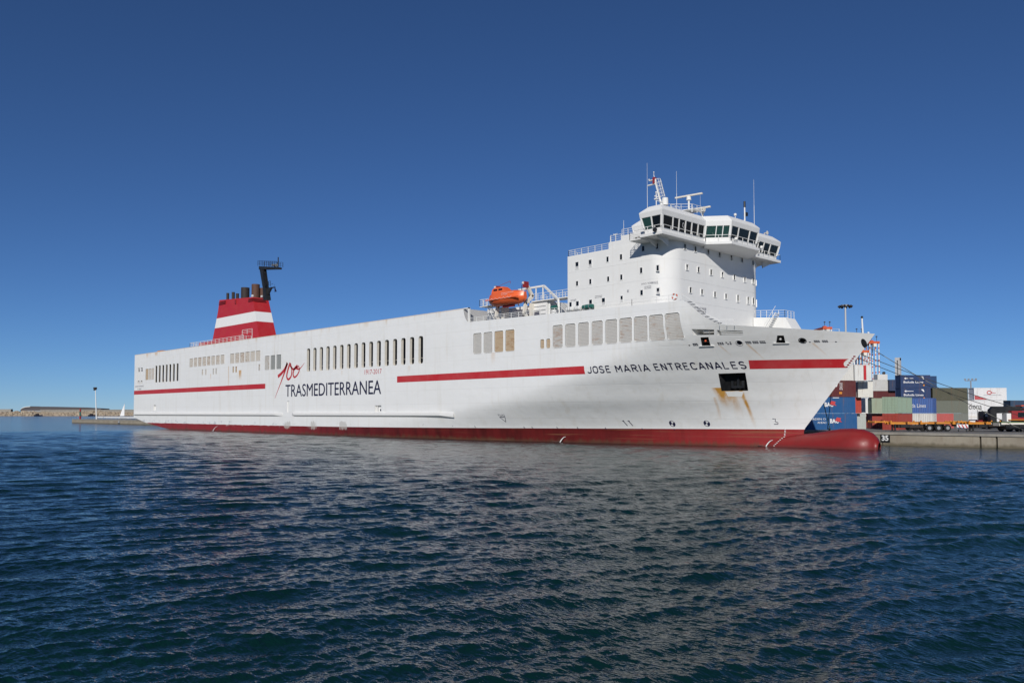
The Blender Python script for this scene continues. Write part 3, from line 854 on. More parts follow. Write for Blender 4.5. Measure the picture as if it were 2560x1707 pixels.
# ------------------------------------------------------------------ funnel
FY0, FY1 = 5.0, 9.45
def fring(z):
    t = (z-21.3)/(32.6-21.3)
    xa = 41.9+1.6*t; xf = 69.0-6.9*t; y0 = 4.55+1.35*t; y1 = 9.15+.9*t
    q = 1.15*max(0, (z-30.7)/1.9)
    return [(xa, y0, z+q), (xf, y0, z), (xf, y1, z), (xa, y1, z+q)]
zl = (21.3, 23.8, 26.35, 28.9, 30.8, 32.6)
fun = ship(MB().loft([fring(z) for z in zl], ms=[0, 0, 1, 0, 0]), 'funnel', [M['red'], M['white']])
mb = MB()
for z in (32.2, 31.9, 31.6):
    mb.box(43.8, 47.5, 5.66-(32.6-z)*.11, 5.9, z+.85, z+.99)
    mb.box(60.3, 62.4+(32.6-z)*.5, 5.66-(32.6-z)*.11, 5.9, z, z+.14); mb.box(62.0, 62.45+(32.6-z)*.6, 5.9, 9.0, z, z+.14)
mb.box(53, 53.6, 5.6, 5.9, 31.8, 32.8)
ship(mb, 'vent_grille', M['darkred'], fun)
for x, y, r_, z1, mt in ((60.9, 7.3, 1.0, 36.0, 'rusty'), (64.0, 8.2, .8, 35.2, 'rusty'), (55.3, 7.3, 1.05, 35.8, 'soot'), (46.0, 7.0, .36, 35.4, 'soot'), (49.2, 7.0, .4, 35.3, 'soot'), (50.3, 7.6, .4, 34.9, 'soot')):
    z0 = 32.4
    if x > 62: x = 61.3; y = 9.0
    ring = lambda z, rr: [(x+rr*math.cos(2*math.pi*q/14), y+rr*math.sin(2*math.pi*q/14), z) for q in range(14)]
    p = MB().loft([ring(z0, r_), ring(z1, r_), ring(z1, r_*.86), ring(z1-.6, r_*.86)])
    ship(p, 'exhaust_pipe', M[mt], fun, smooth=True, ang=40)
ship(MB().ball((61.2, 6.4, 33.0), .42).ball((62.0, 8.4, 33.0), .36), 'floodlight', M['pale'], fun, smooth=True)
# soot on deckhouse base under the funnel, aft casing
ship(MB().box(36.5, 52, 3.6, 12, 21.36, 22.9), 'funnel_casing', M['red'], None)
mb = MB().rail([(38.8, .3, 21.38), (69.3, .3, 21.38)], 1.1, gap=2.2, r=.05).rail([(67.8, .35, 21.38), (67.8, 3, 21.38)], 1.1, r=.05)
mb.rail([(68.2, .5, 22.6), (73.2, .5, 22.6)], 1.1, gap=2.0, r=.05)
mb.rail([(38.8, .3, 21.38), (38.8, 5, 21.38)], 1.1, r=.05); mb.tube((68.2, .5, 21.3), (68.2, .5, 22.6), .06, None, 4); mb.tube((73.2, .5, 21.3), (73.2, .5, 22.6), .06, None, 4)
ship(mb, 'deck_rail', M['rail'])
# black signal mast on the funnel
am = MB()
def quadtube(a, b, wa, wb, mb, m=0):
    ra = [(a[0]-wa, a[1]-wa*.7, a[2]), (a[0]+wa, a[1]-wa*.7, a[2]), (a[0]+wa, a[1]+wa*.7, a[2]), (a[0]-wa, a[1]+wa*.7, a[2])]
    rb = [(b[0]-wb, b[1]-wb*.7, b[2]), (b[0]+wb, b[1]-wb*.7, b[2]), (b[0]+wb, b[1]+wb*.7, b[2]), (b[0]-wb, b[1]+wb*.7, b[2])]
    mb.loft([ra, rb], m)
quadtube((66.9, 7.30, 31.5), (66.2, 7.30, 34.6), .85, .72, am)
quadtube((66.2, 7.30, 34.5), (64.5, 7.30, 39.6), .68, .74, am)
am.add([(63.6, 6.70, 39.3), (72.9, 6.70, 38.25), (72.9, 7.90, 38.25), (63.6, 7.90, 39.3), (63.6, 6.70, 40.1), (72.9, 6.70, 38.7), (72.9, 7.90, 38.7), (63.6, 7.90, 40.1)],
       [(3, 2, 1, 0), (4, 5, 6, 7), (0, 1, 5, 4), (1, 2, 6, 5), (2, 3, 7, 6), (3, 0, 4, 7)])
amast = ship(am, 'signal_mast', M['dark'])
mb = MB()
top = lambda x: 40.2-(x-63.5)*.153
mb.rail([(63.5, 6.50, top(63.5)), (66, 6.50, top(66)), (73.0, 6.50, top(73))], 1.25, gap=1.0, r=.045).rail([(63.5, 8.10, top(63.5)), (73.0, 8.10, top(73))], 1.2, gap=1.4, r=.045)
mb.rail([(67.0, 6.70, 34.5), (69.6, 6.70, 34.5)], 1.3, gap=.9, r=.045).tube((69.6, 6.70, 34.9), (71.0, 6.70, 35.0), .04)
ship(mb, 'mast_rail', M['dark'], amast)
mb = MB().box(66.4, 69.6, 7.6, 8.10, 34.35, 34.5).add([(66.4, 7.10, 32), (67.2, 7.10, 32.4), (69.4, 7.10, 34.4), (66.4, 7.10, 34.4), (66.4, 7.50, 32), (67.2, 7.50, 32.4), (69.4, 7.50, 34.4), (66.4, 7.50, 34.4)],
     [(0, 1, 2, 3), (7, 6, 5, 4), (0, 4, 5, 1), (1, 5, 6, 2)])
ship(mb, 'mast_platform', M['dark'], amast)
ship(MB().tube((72.2, 7.30, 38.6), (72.2, 7.30, 41.2), .14), 'light_pole', M['dark'], amast)
ship(MB().box(69.4, 70.6, 8, 7.70, 39.3, 39.9).box(69.6, 70.3, 7.9, 6.90, 39.4, 39.8), 'lamp', M['grey'], amast)
mb = MB()
for q in range(12): mb.tube((66.4-.075*q, 6.50, 35.2+.33*q), (67.1-.08*q, 6.50, 35.2+.33*q), .03, None, 4)
mb.tube((66.9, 6.50, 34.6), (65.9, 6.50, 39.0), .035, None, 4).tube((67.4, 6.50, 34.6), (66.4, 6.50, 39.0), .035, None, 4)
ship(mb, 'mast_ladder', M['dark'], amast)
fl = MB().add([(70.6, 7.30, 34.3), (70.9, 7.40, 33.9), (71.5, 7.40, 33.1), (70.7, 7.30, 33.1)], [(0, 1, 2, 3)]).tube((70.55, 7.30, 33.0), (70.6, 7.30, 35.0), .02, None, 4)
ship(fl, 'pennant', M['navy'], amast)

# ------------------------------------------------------------------ accommodation block
AX0, AX1, AY0, AY1 = 170.4, 188.1, 1.3, 25.2
def plan(x0, x1, y0, y1, r):
    pts = [(x0, y0)]
    for cx, cy, a0 in ((x1-r, y0+r, -90), (x1-r, y1-r, 0)):
        for q in range(11): t = R(a0+9*q); pts.append((cx+r*math.cos(t), cy+r*math.sin(t)))
    return pts+[(x0, y1)]
pl = plan(AX0, AX1, AY0, AY1, 3.0)
mb = MB().prism(pl, 13.3, 27.0)
pl2 = [(178.15, 1.32)] + plan(178.15, 188.06, 1.32, 25.18, 3.0)[1:-1] + [(178.15, 25.18)]
mb.prism(pl2, 27.0, 27.2)
mb.box(178.15, 182.5, 1.34, 25.1, 27.2, 27.95).box(180.25, 186.0, 1.36, 25.0, 27.95, 28.52)
acc = ship(mb, 'accommodation_block', M['white'], smooth=True, ang=30)
# plating seams (thin raised weld beads) round the house
mb = MB()
for z in (19.15, 22.0, 24.6):
    for a, b in zip(pl[:-1], pl[1:]): mb.tube((a[0]+.005, a[1]-.005, z), (b[0]+.005, b[1]-.005, z), .022, None, 4)
ship(mb, 'weld_bead', M['white'], acc)
def window_side(x0, x1, z0, z1, y, parent, half=False):
    mb = MB(); e = .09
    mb.add([(x0-e, y-.05, z0-e), (x1+e, y-.05, z0-e), (x1+e, y-.05, z1+e), (x0-e, y-.05, z1+e), (x0, y-.05, z0), (x1, y-.05, z0), (x1, y-.05, z1), (x0, y-.05, z1)],
           [(0, 1, 5, 4), (1, 2, 6, 5), (2, 3, 7, 6), (3, 0, 4, 7)], 0)
    mb.add([(x0, y-.05, z0), (x1, y-.05, z0), (x1, y-.05, z1), (x0, y-.05, z1), (x0, y-.005, z0), (x1, y-.005, z0), (x1, y-.005, z1), (x0, y-.005, z1)],
           [(0, 1, 5, 4), (1, 2, 6, 5), (2, 3, 7, 6), (3, 0, 4, 7)], 0)
    mb.add([(x0-e, y-.05, z0-e), (x1+e, y-.05, z0-e), (x1+e, y-.05, z1+e), (x0-e, y-.05, z1+e), (x0-e, y, z0-e), (x1+e, y, z0-e), (x1+e, y, z1+e), (x0-e, y, z1+e)],
           [(1, 0, 4, 5), (2, 1, 5, 6), (3, 2, 6, 7), (0, 3, 7, 4)], 0)
    zm = z0+(z1-z0)*(.38 if half else .12)
    mb.poly([(x0, y-.008, zm), (x1, y-.008, zm), (x1, y-.008, z1), (x0, y-.008, z1)], 1)
    mb.poly([(x0, y-.01, z0), (x1, y-.01, z0), (x1, y-.01, zm), (x0, y-.01, zm)], 2)
    return ship(mb, 'window', [M['white_clean'], M['glass'], M['pale'] if half else M['glass']], parent)
def window_front(yc, zc, wy, h, x, parent):
    mb = MB(); e = .06; y0, y1, z0, z1 = yc-wy/2, yc+wy/2, zc-h/2, zc+h/2; d = .12
    o = [(x+d, y0-e, z0-e), (x+d, y1+e, z0-e), (x+d, y1+e, z1+e), (x+d, y0-e, z1+e)]; i_ = [(x+d, y0, z0), (x+d, y1, z0), (x+d, y1, z1), (x+d, y0, z1)]
    b_ = [(x+.01, p[1], p[2]) for p in i_]; c_ = [(x, p[1], p[2]) for p in o]
    mb.add(o+i_+b_+c_, [(q, (q+1) % 4, 4+(q+1) % 4, 4+q) for q in range(4)]+[(4+q, 4+(q+1) % 4, 8+(q+1) % 4, 8+q) for q in range(4)]+[((q+1) % 4, q, 12+q, 12+(q+1) % 4) for q in range(4)], 0)
    mb.poly(b_, 1)
    if random.random() < .6:
        zb_ = z0+(z1-z0)*random.choice((.25, .4, .55)); mb.poly([(x+.013, y0, z0), (x+.013, y1, z0), (x+.013, y1, zb_), (x+.013, y0, zb_)], 2)
    return ship(mb, 'window', [M['white_clean'], M['glass'], M['grey']], parent)
for x0, z0, x1, z1, hf in ((171.96, 24.99, 172.53, 25.95, 1), (174.47, 24.96, 174.99, 25.95, 1), (177.72, 25.23, 178.1, 25.95, 0), (180.1, 25.23, 180.48, 25.95, 0), (183.83, 25.83, 184.25, 26.53, 0), (186.1, 25.81, 186.5, 26.51, 0),
     (172.05, 22.55, 172.45, 23.2, 0), (174.56, 22.5, 174.94, 23.2, 0), (177.83, 22.51, 178.19, 23.17, 0), (180.14, 22.46, 180.5, 23.17, 0), (183.5, 22.95, 183.88, 23.68, 0), (186.2, 22.94, 186.56, 23.65, 0),
     (170.75, 19.36, 171.2, 20.3, 0), (172.04, 19.45, 172.57, 20.3, 0), (174.51, 19.4, 175.04, 20.27, 1), (176.85, 19.34, 177.41, 20.27, 1), (180.17, 19.5, 180.54, 20.25, 1), (183.53, 20.0, 183.94, 20.67, 0), (186.2, 19.96, 186.6, 20.65, 1)):
    window_side(x0, x1, z0, z1, AY0, acc, hf)
for ys, zc in (((4.9, 7.33, 10.42, 13.22, 16.26, 19.12, 22.0), 26.36), ((5.37, 8.04, 11.08, 13.93, 17.05, 19.85, 22.0), 23.66), ((6.1, 8.81, 11.98, 14.78, 17.92, 20.69, 22.0), 20.7)):
    yy = list(ys[:-1]) + [22.15, 24.0]
    for i, y in enumerate(yy):
        big = zc < 21 and i > 3
        if y > 23.5: continue
        window_front(min(y, 22.15), zc, .5, 1.0 if big else .72, AX1, acc)
# far windows sit on the rounded corner: two narrow lights on its flank
for z in (26.3, 23.6, 20.55):
    t = R(32); cx, cy = AX1-3.0+3.0*math.cos(t), AY1-3.0+3.0*math.sin(t)
    mb = MB(); u = Vector((-math.sin(t), math.cos(t), 0)); nn = Vector((math.cos(t), math.sin(t), 0)); c = Vector((cx, cy, z))
    h = .5 if z < 21 else .36
    def q4(wd, hh, d): return [c+u*sx*wd+Vector((0, 0, sz*hh))+nn*d for sx, sz in ((-1, -1), (1, -1), (1, 1), (-1, 1))]
    o, i_, b_, g_ = q4(.31, h+.06, .12), q4(.25, h, .12), q4(.25, h, .02), q4(.31, h+.06, -.05)
    mb.add(o+i_+b_+g_, [(q, (q+1) % 4, 4+(q+1) % 4, 4+q) for q in range(4)]+[(4+q, 4+(q+1) % 4, 8+(q+1) % 4, 8+q) for q in range(4)]+[((q+1) % 4, q, 12+q, 12+(q+1) % 4) for q in range(4)], 0)
    mb.poly(b_, 1); ship(mb, 'window', [M['white_clean'], M['glass']], acc)
# stencils on the house
side = lambda d: (lambda s, z: (s, AY0-d, z))
front = lambda d: (lambda y, z: (AX1+d, y, z))
ship(put_text(MB(), 'IMO 9388325', 183.7, 186.4, 21.35, 21.6, side(.02)), 'number_lettering', M['textgrey'], acc)
for i, (a, b, z0, z1) in enumerate(((184.2, 185.3, 20.98, 21.12), (184.2, 185.3, 20.76, 20.9), (175.6, 176.9, 20.62, 20.74), (175.6, 176.9, 20.42, 20.54), (171.0, 172.1, 20.55, 20.66), (171.0, 172.1, 20.38, 20.48), (181.3, 181.6, 20.62, 20.95))):
    ship(put_text(MB(), ('NO SMOKING', 'PELIGRO', 'EMBARQUE', 'MUSTER', 'DANGER', 'PELIGRO', 'E')[i], a, b, z0, z1, side(.02), bold=.02), 'sign_lettering', M['textgrey'], acc)
for y0, z0, tx in ((7.6, 18.35, 'PELIGRO HELICES'), (7.6, 17.95, 'NO FUMAR'), (22.6, 17.6, 'NO SMOKING'), (22.6, 17.2, 'DANGER')):
    ship(put_text(MB(), tx, y0, min(y0+2.2, 24.5), z0, z0+.26, front(.05 if y0 < 20 else .05), bold=.02), 'sign_lettering', M['textgrey'], acc)
# rails on the roof steps, antennas
mb = MB().rail([(170.5, 1.4, 27.0), (178.05, 1.4, 27.0)], .85, gap=1.25, r=.035).rail([(170.5, 1.4, 27.0), (170.5, 25, 27.0)], .85, gap=2, r=.035)
mb.rail([(178.3, 1.45, 27.95), (180.2, 1.45, 27.95)], .85, gap=1, r=.035).rail([(180.35, 1.45, 28.52), (185.5, 1.45, 28.52)], .85, gap=1.0, r=.035)
mb.rail([(183.9, -1.4, 26.95), (185.6, -1.4, 26.95)], .9, gap=.8, r=.035).rail([(183.9, -1.4, 26.95), (183.9, 1.2, 26.95)], .9, gap=1, r=.035)
ship(mb, 'roof_rail', M['rail'], acc)
mb = MB()
for z, r0, x in ((29.0, .05, 178.35), (30.6, .05, 180.6)): mb.tube((x, 1.5, 27.5), (x, 1.5, z), r0, .02, 5)
mb.tube((179.1, 1.6, 27.95), (179.1, 1.6, 29.0), .05).tube((178.8, 1.6, 28.9), (179.4, 1.6, 29.0), .05).ball((178.8, 1.6, 28.95), .09)
ship(mb, 'antenna', M['white_clean'], acc)
mb = MB().box(183.8, 185.7, -1.45, 1.3, 26.82, 26.95)
for q in range(6): mb.box(184.0+q*.3, 184.3+q*.3, .2, 1.2, 26.95+q*.26, 27.0+q*.26)
mb.tube((183.9, .2, 27.0), (185.7, .2, 28.55), .05, None, 4)
ship(mb, 'wing_stair', M['white_clean'], acc)

# ------------------------------------------------------------------ bridge
OUT = [(185.7, -1.6), (189.25, -1.6), (189.25, 8.2), (191.9, 10.3), (191.9, 17.5), (189.25, 20.6), (189.25, 28.3), (185.7, 28.3), (185.7, 23.5), (180.5, 23.5), (180.5, 3.5), (185.7, 3.5)]
n = len(OUT)
def ring(d, z): return [(x, y, z) for x, y in offset_poly(OUT, d)]
mb = MB()
mb.loft([ring(0.0, 26.98), ring(-.03, 27.3), ring(0.02, 27.36)])                     # deck slab
mb.loft([ring(.5, 27.36), ring(.42, 27.95), ring(.52, 27.97)], cap=False)              # dado
mb.loft([ring(.20, 29.44), ring(.05, 29.46), ring(0, 29.62), ring(-.03, 29.95), ring(-.06, 30.05), ring(-.06, 30.14), ring(.08, 30.3), ring(.85, 30.98), ring(1.6, 31.05)])   # head band, roof
br = ship(mb, 'bridge_house', M['white'], smooth=True, ang=25)
lo, hi = offset_poly(OUT, .44), offset_poly(OUT, .10)
ZL, ZH = 27.95, 29.47
SPL = {0: (.02, .5, .97), 1: (.02, .245, .385, .535, .68, .83, .985), 2: (.03, .44, .70, .97), 3: (.02, .28, .68, .98), 4: (.03, .5, .97), 5: (.02, .22, .42, .66, .98), 6: (.02, .5, .98),
       7: (.02, .98), 8: (.02, .5, .98), 9: (.02, .98), 10: (.02, .5, .98), 11: (.02, .98)}
for e in range(n):
    a0, a1 = Vector(lo[e]), Vector(lo[(e+1) % n]); b0, b1 = Vector(hi[e]), Vector(hi[(e+1) % n])
    d = (a1-a0).normalized(); nrm = Vector((d.y, -d.x))
    fr = SPL[e]
    for q in fr:
        p, t = a0.lerp(a1, q), b0.lerp(b1, q)
        wd = .055 if (e == 2 and 0.1 < q < .9) else .085
        dd = d.to_3d()*wd; nn = nrm.to_3d()*.06; P0 = Vector((*p, ZL)); P1 = Vector((*t, ZH))
        mull = MB(); mull.add([P0-dd-nn, P0+dd-nn, P0+dd+nn, P0-dd+nn, P1-dd-nn, P1+dd-nn, P1+dd+nn, P1-dd+nn], [(0, 1, 5, 4), (1, 2, 6, 5), (2, 3, 7, 6), (3, 0, 4, 7)])
        if e < 8: ship(mull, 'window_mullion', M['white_clean'], br)
    for f0, f1 in zip(fr[:-1], fr[1:]):
        p0, p1, t0, t1 = a0.lerp(a1, f0), a0.lerp(a1, f1), b0.lerp(b1, f0), b0.lerp(b1, f1)
        ins = nrm*-.03
        g = MB().poly([(*(p0+ins), ZL), (*(p1+ins), ZL), (*(t1+ins), ZH), (*(t0+ins), ZH)])
        ship(g, 'window_pane', M['glass_green'] if e == 2 or (e == 0 and f0 < .1) else (M['white'] if e in (7, 8, 9, 10, 11) else M['glass']), br)
for e in range(n): ship(MB().tube((*lo[e], ZL), (*hi[e], ZH), .12, None, 6), 'corner_post', M['white_clean'], br)
# soffit of the projecting centre
mb = MB().add([(189.25, 8.2, 26.99), (191.9, 10.3, 26.99), (191.9, 17.5, 26.99), (189.25, 20.6, 26.99), (188.05, 9.4, 26.75), (188.05, 20.9, 26.75)], [(0, 4, 1), (1, 4, 5, 2), (2, 5, 3), (0, 1, 2, 3)])
ship(mb, 'soffit', M['white'], br)
def bracket(x, y0, y1, h):
    return MB().add([(x-.06, y0, 26.98), (x-.06, y1, 26.98), (x-.06, y1, 26.98-h), (x+.06, y0, 26.98), (x+.06, y1, 26.98), (x+.06, y1, 26.98-h)], [(0, 1, 2), (5, 4, 3), (0, 2, 5, 3), (0, 3, 4, 1)])
for x in (186.2, 188.0): ship(bracket(x, -1.2, 1.4, 1.0), 'wing_bracket', M['white'], br)
for x in (186.2, 188.0): ship(bracket(x, 27.8, 25.1, 1.0), 'wing_bracket', M['white'], br)
rl = MB()
dp = offset_poly(OUT, .06)
rl.rail([(*dp[i], 27.36) for i in (0, 1)], .85, bars=(1.0,), gap=1.2, r=.035).rail([(dp[1][0], dp[1][1]+.3, 27.36), (*dp[2], 27.36)], .85, bars=(1.0,), gap=1.55, r=.035)
rl.rail([(*dp[2], 27.36), (*dp[3], 27.36)], .85, bars=(1.0,), gap=1.7, r=.035).rail([(*dp[3], 27.36), (*dp[4], 27.36)], .85, bars=(1.0,), gap=1.5, r=.035)
rl.rail([(*dp[4], 27.36), (*dp[5], 27.36), (*dp[6], 27.36), (*dp[7], 27.36)], .85, bars=(1.0,), gap=1.5, r=.035)
ship(rl, 'walkway_rail', M['rail'], br)
ship(MB().loft([[(188.3+.28*math.cos(t), -1.75-q*.12, 27.55+.28*math.sin(t)) for t in np.linspace(0, 2*math.pi, 11)[:-1]] for q in range(3)]), 'searchlight', M['dark'], br)
for x, y in ((191.95, 11.3), (191.4, 18.9), (189.5, 21.4)): ship(MB().ball((x, y, 27.75), .26).tube((x, y, 27.4), (x, y, 27.6), .06), 'floodlight', M['white_clean'], br, smooth=True)
ship(MB().add([(189.32-.10, 3.05+.24*math.cos(t), 28.75+.34*math.sin(t)) for t in np.linspace(0, 2*math.pi, 13)[:-1]] + [(189.32-.10, 3.05+.16*math.cos(t), 28.75+.26*math.sin(t)) for t in np.linspace(0, 2*math.pi, 13)[:-1]],
     [(q, (q+1) % 12, 12+(q+1) % 12, 12+q) for q in range(12)]), 'clear_view_screen', M['pale'], br)
# roof gear
ZR = 31.04
def whip(x, y, z1, r0=.034):
    ship(MB().tube((x, y, ZR-.1), (x, y, ZR+(z1-ZR)*.5), r0, r0*.8, 6).tube((x, y, ZR+(z1-ZR)*.5), (x, y, z1), r0*.55, r0*.35, 5), 'whip_antenna', M['white_clean'], br)
whip(185.9, -.2, 37.0); whip(186.0, 6.2, 37.2, .04); whip(188.2, 22.6, 38.8, .042); whip(187.5, 9.6, 34.2, .03)
mb = MB().tube((186.1, 3.0, ZR-.1), (184.7, 3.0, 35.9), .17, .13, 8)
mb.tube((184.7, 3.0, 35.9), (184.6, 3.0, 36.3), .05).ball((184.6, 3.0, 36.7), .09).tube((184.6, 3, 36.3), (184.6, 3, 36.7), .03)
mb.box(183.6, 185.0, 2.85, 3.15, 35.0, 35.12).box(183.9, 184.6, 2.8, 3.2, 35.6, 35.7).ball((183.8, 3, 35.85), .1)
lm = ship(mb, 'light_mast', M['white_clean'])
ship(MB().box(184.55, 184.85, 2.75, 3.25, 35.1, 35.95), 'navigation_light', M['darkred'], lm)
mb = MB()
ax = Vector((-1.4, 0, 4.9)).normalized(); bx = ax.cross(Vector((0, 1, 0))).normalized()
for q in range(6):
    c = Vector((185.85, 3.1, 33.05)) + ax*q*.52
    P_ = [c + bx*-.42*math.cos(t)*1 + Vector((0, 1, 0))*.42*math.sin(t) for t in np.linspace(-math.pi*.5, math.pi*.5, 7)]
    mb.path([p_ for p_ in P_], .03, 4)
for t in (-1.5, -.8, 0, .8, 1.5):
    o_ = bx*-.42*math.cos(t) + Vector((0, 1, 0))*.42*math.sin(t)
    c = Vector((185.85, 3.1, 33.05)); mb.tube(c+o_, c+ax*2.6+o_, .03, None, 4)
for q in range(12):
    c = Vector((186.2, 3.25, 31.6)) + ax*q*.35; mb.tube(c-Vector((0, .18, 0)), c+Vector((0, .18, 0)), .02, None, 4)
ship(mb, 'cage_frame', M['white_clean'], lm)
ship(MB().loft([[(186.15+.42*math.cos(t), 3.35+.42*math.sin(t), z) for t in np.linspace(0, 2*math.pi, 15)[:-1]] for z in (32.0, 32.15, 32.75, 32.95)]).tube((186.15, 3.35, 31), (186.15, 3.35, 32.1), .2), 'satellite_dome', M['white_clean'], br, smooth=True, ang=35)
mb = MB().tube((185.7, 2.0, ZR-.1), (185.7, 2.0, 33.4), .07).box(185.5, 185.9, 1.8, 2.2, 32.6, 32.75).ball((185.7, 2, 33.55), .13).ball((185.7, 1.75, 33.0), .1).ball((185.7, 2.25, 33.0), .1).tube((185.7, 2, 32.45), (186.0, 3.0, 32.4), .05)
mb.tube((185.7, 2, ZR), (185.7, 2, ZR+.4), .16, .07)
ship(mb, 'sensor_pole', M['white_clean'], br)
def radar(x, y, zt, half, ped=True, ang=-20):
    d = Vector((math.cos(R(ang)), math.sin(R(ang)), 0)); c = Vector((x, y, zt))
    m2 = MB()
    q = d.cross(Vector((0, 0, 1)))
    P_ = [c-d*half, c+d*half]
    m2.add([p+q*sx*.14+Vector((0, 0, sz*.1)) for p in P_ for sx, sz in ((-1, -1), (1, -1), (1, 1), (-1, 1))], [(0, 1, 5, 4), (1, 2, 6, 5), (2, 3, 7, 6), (3, 0, 4, 7), (3, 2, 1, 0), (4, 5, 6, 7)])
    m3 = MB().tube((x, y, zt-.14), (x, y, zt-.62), .28, .34, 10)
    if ped: m3.tube((x, y, ZR-.1), (x, y, zt-.6), .13, None, 8)
    rd = ship(m3, 'radar_pedestal', M['white_clean'])
    ship(m2, 'radar_scanner', M['cream'], rd)
radar(187.2, 7.3, 33.8, 2.0, True, 8); radar(188.0, 9.4, 32.35, 1.15, True, 8)
ship(MB().box(186.4, 188.6, 6.2, 8.4, ZR+.55, ZR+.65).rail([(186.4, 6.2, ZR+.1), (186.4, 3.6, ZR+.1)], 1.1, r=.03, gap=1).rail([(188.5, 6.2, ZR+.1), (188.5, 8.4, ZR+.1)], 1.1, gap=1, r=.03).rail([(186.4, 4.2, ZR+.1), (188.4, 6.2, ZR+.1)], 1.1, gap=1.2, r=.03), 'radar_platform', M['rail'], br)
def horn(x, y, z, s=1):
    m = MB()
    m.loft([[(x+q*.28*s, y+r_*s*math.cos(t), z+r_*s*math.sin(t)) for t in np.linspace(0, 2*math.pi, 13)[:-1]] for q, r_ in ((0, .08), (1, .12), (1.7, .2), (2.2, .36), (2.25, .30))])
    m.tube((x, y, z-.5), (x, y, z), .05)
    ship(m, 'ship_horn', M['cream'], br, smooth=True, ang=50)
horn(188.1, 8.7, 31.95); horn(187.3, 27.0, 31.6, .9)
ship(MB().tube((186.9, 26.0, 30.9), (186.9, 26.0, 31.9), .08).box(186.5, 187.1, 25.7, 26.0, 31.7, 31.85), 'sensor_pole', M['white_clean'], br)
mb = MB().tube((189.7, 17.4, 31), (189.7, 17.4, 33.5), .1).tube((189.7, 16.8, 31), (189.7, 17.4, 31.9), .05)
fm = ship(mb, 'forward_mast', M['white_clean'])
ship(MB().tube((189.7, 17.4, 33.5), (189.7, 17.4, 34.35), .15), 'mast_lamp', M['dark'], fm)
ship(MB().box(189.5, 189.9, 17.5, 17.95, 32.3, 32.8), 'mast_lamp', M['dark'], fm)
ship(MB().ball((190.3, 13.9, 31.75), .22).tube((190.3, 13.9, 31), (190.3, 13.9, 31.6), .05), 'satellite_antenna', M['white_clean'], br, smooth=True)

# ------------------------------------------------------------------ boat deck (between the side bulwark notch and the house)
mb = MB().box(149.95, 153.4, 4.0, 22, 18.15, 21.45).box(160.8, 164.0, 3.6, 22, 18.15, 21.45).box(153.4, 160.8, 5.5, 22, 18.15, 21.4)
dh = ship(mb, 'boat_deckhouse', M['white'])
m2 = MB()
for z in (18.9, 19.5, 20.1, 20.7): m2.tube((150.2, 3.94, z), (153.2, 3.94, z), .035, None, 4).tube((161, 3.54, z), (163.8, 3.54, z), .035, None, 4)
ship(m2, 'wall_stiffener', M['grey'], dh)
ship(MB().box(156.8, 158.6, 5.42, 5.5, 18.2, 20.0).box(161.4, 162.4, 3.5, 3.6, 18.2, 19.9), 'door', M['navy'], dh)
ship(MB().box(154.3, 155.6, 2.6, 4, 18.2, 19.2), 'deck_locker', M['white_clean'])
mb = MB().rail([(149.95, .25, 18.95), (164.5, .25, 18.9)], .75, gap=1.7, r=.045).rail([(164.5, .25, 18.85), (170.2, .25, 18.75)], .8, gap=1.6, r=.035)
ship(mb, 'bulwark_rail', M['rail'])
ship(MB().box(149.7, 149.95, .02, .35, 19.0, 21.4).box(148.6, 149.95, .02, .3, 21.25, 21.4), 'notch_frame', M['white_clean'])
# davits: two cranked arms with red heads
for x in (154.75, 161.1):
    P_ = [(x, 3.2, 18.2), (x, 1.6, 19.6), (x, 1.9, 21.2), (x, 3.4, 22.4), (x, 2.2, 24.0)]
    m2 = MB()
    for a, b in zip(P_[:-1], P_[1:]):
        a, b = Vector(a), Vector(b); dv = (b-a).normalized(); nn = Vector((1, 0, 0)).cross(dv)
        vs = [p+Vector((sx*.16, 0, 0))+nn*sy*.24 for p in (a-dv*.1, b+dv*.1) for sx, sy in ((-1, -1), (1, -1), (1, 1), (-1, 1))]
        m2.add(vs, [(0, 1, 5, 4), (1, 2, 6, 5), (2, 3, 7, 6), (3, 0, 4, 7), (3, 2, 1, 0), (4, 5, 6, 7)])
    m2.box(x-.2, x+.2, 2.9, 4.2, 18.2, 21.3)
    dv = ship(m2, 'lifeboat_davit', M['cream'])
    ship(MB().box(x-.2, x+.2, 1.45, 2.4, 23.6, 24.5).tube((x, 2, 23.5), (x, 2, 22.7), .05), 'davit_head', M['darkred'], dv)
    ship(MB().tube((x-.1, 1.4, 24.25), (x+.1, 1.4, 24.25), .2, None, 10), 'sheave', M['white_clean'], dv)
ship(MB().tube((154.8, 2, 24.5), (157.6, 2, 25.0), .03, None, 4).tube((157.6, 2, 25.0), (157.6, 2, 24.6), .03, None, 4), 'boom_wire', M['darkred'])
m2 = MB().path([(157, 4.4, 23.9), (162.6, 4.4, 23.95), (167.3, 2.6, 21.2), (167.6, 2.4, 19.0)], .2, 4).path([(157, 4.4, 23.9), (157, 4.4, 21.4)], .13, 4)
for x in (159.4, 160.9, 162.4): m2.tube((x, 4.4, 23.9), (x, 4.4, 21.5), .1, None, 4)
m2.box(161.0, 170.3, 3.2, 5.2, 21.45, 21.6)
m2.tube((164.2, 4, 21.4), (164.2, 4, 18.2), .14, None, 6)
gt = ship(m2, 'boat_crane_frame', M['white_clean'])
ship(MB().rail([(161.2, 3.2, 21.6), (170.2, 3.2, 21.6)], 1.05, gap=1.3, r=.035).rail([(161.2, 5.2, 21.6), (170.2, 5.2, 21.6)], 1.05, gap=1.3, r=.035), 'walkway_rail', M['rail'], gt)
m2 = MB()
for q in range(10): m2.box(152.7+q*.22, 153.0+q*.22, 1.7, 2.5, 21.2-q*.3, 21.25-q*.3)
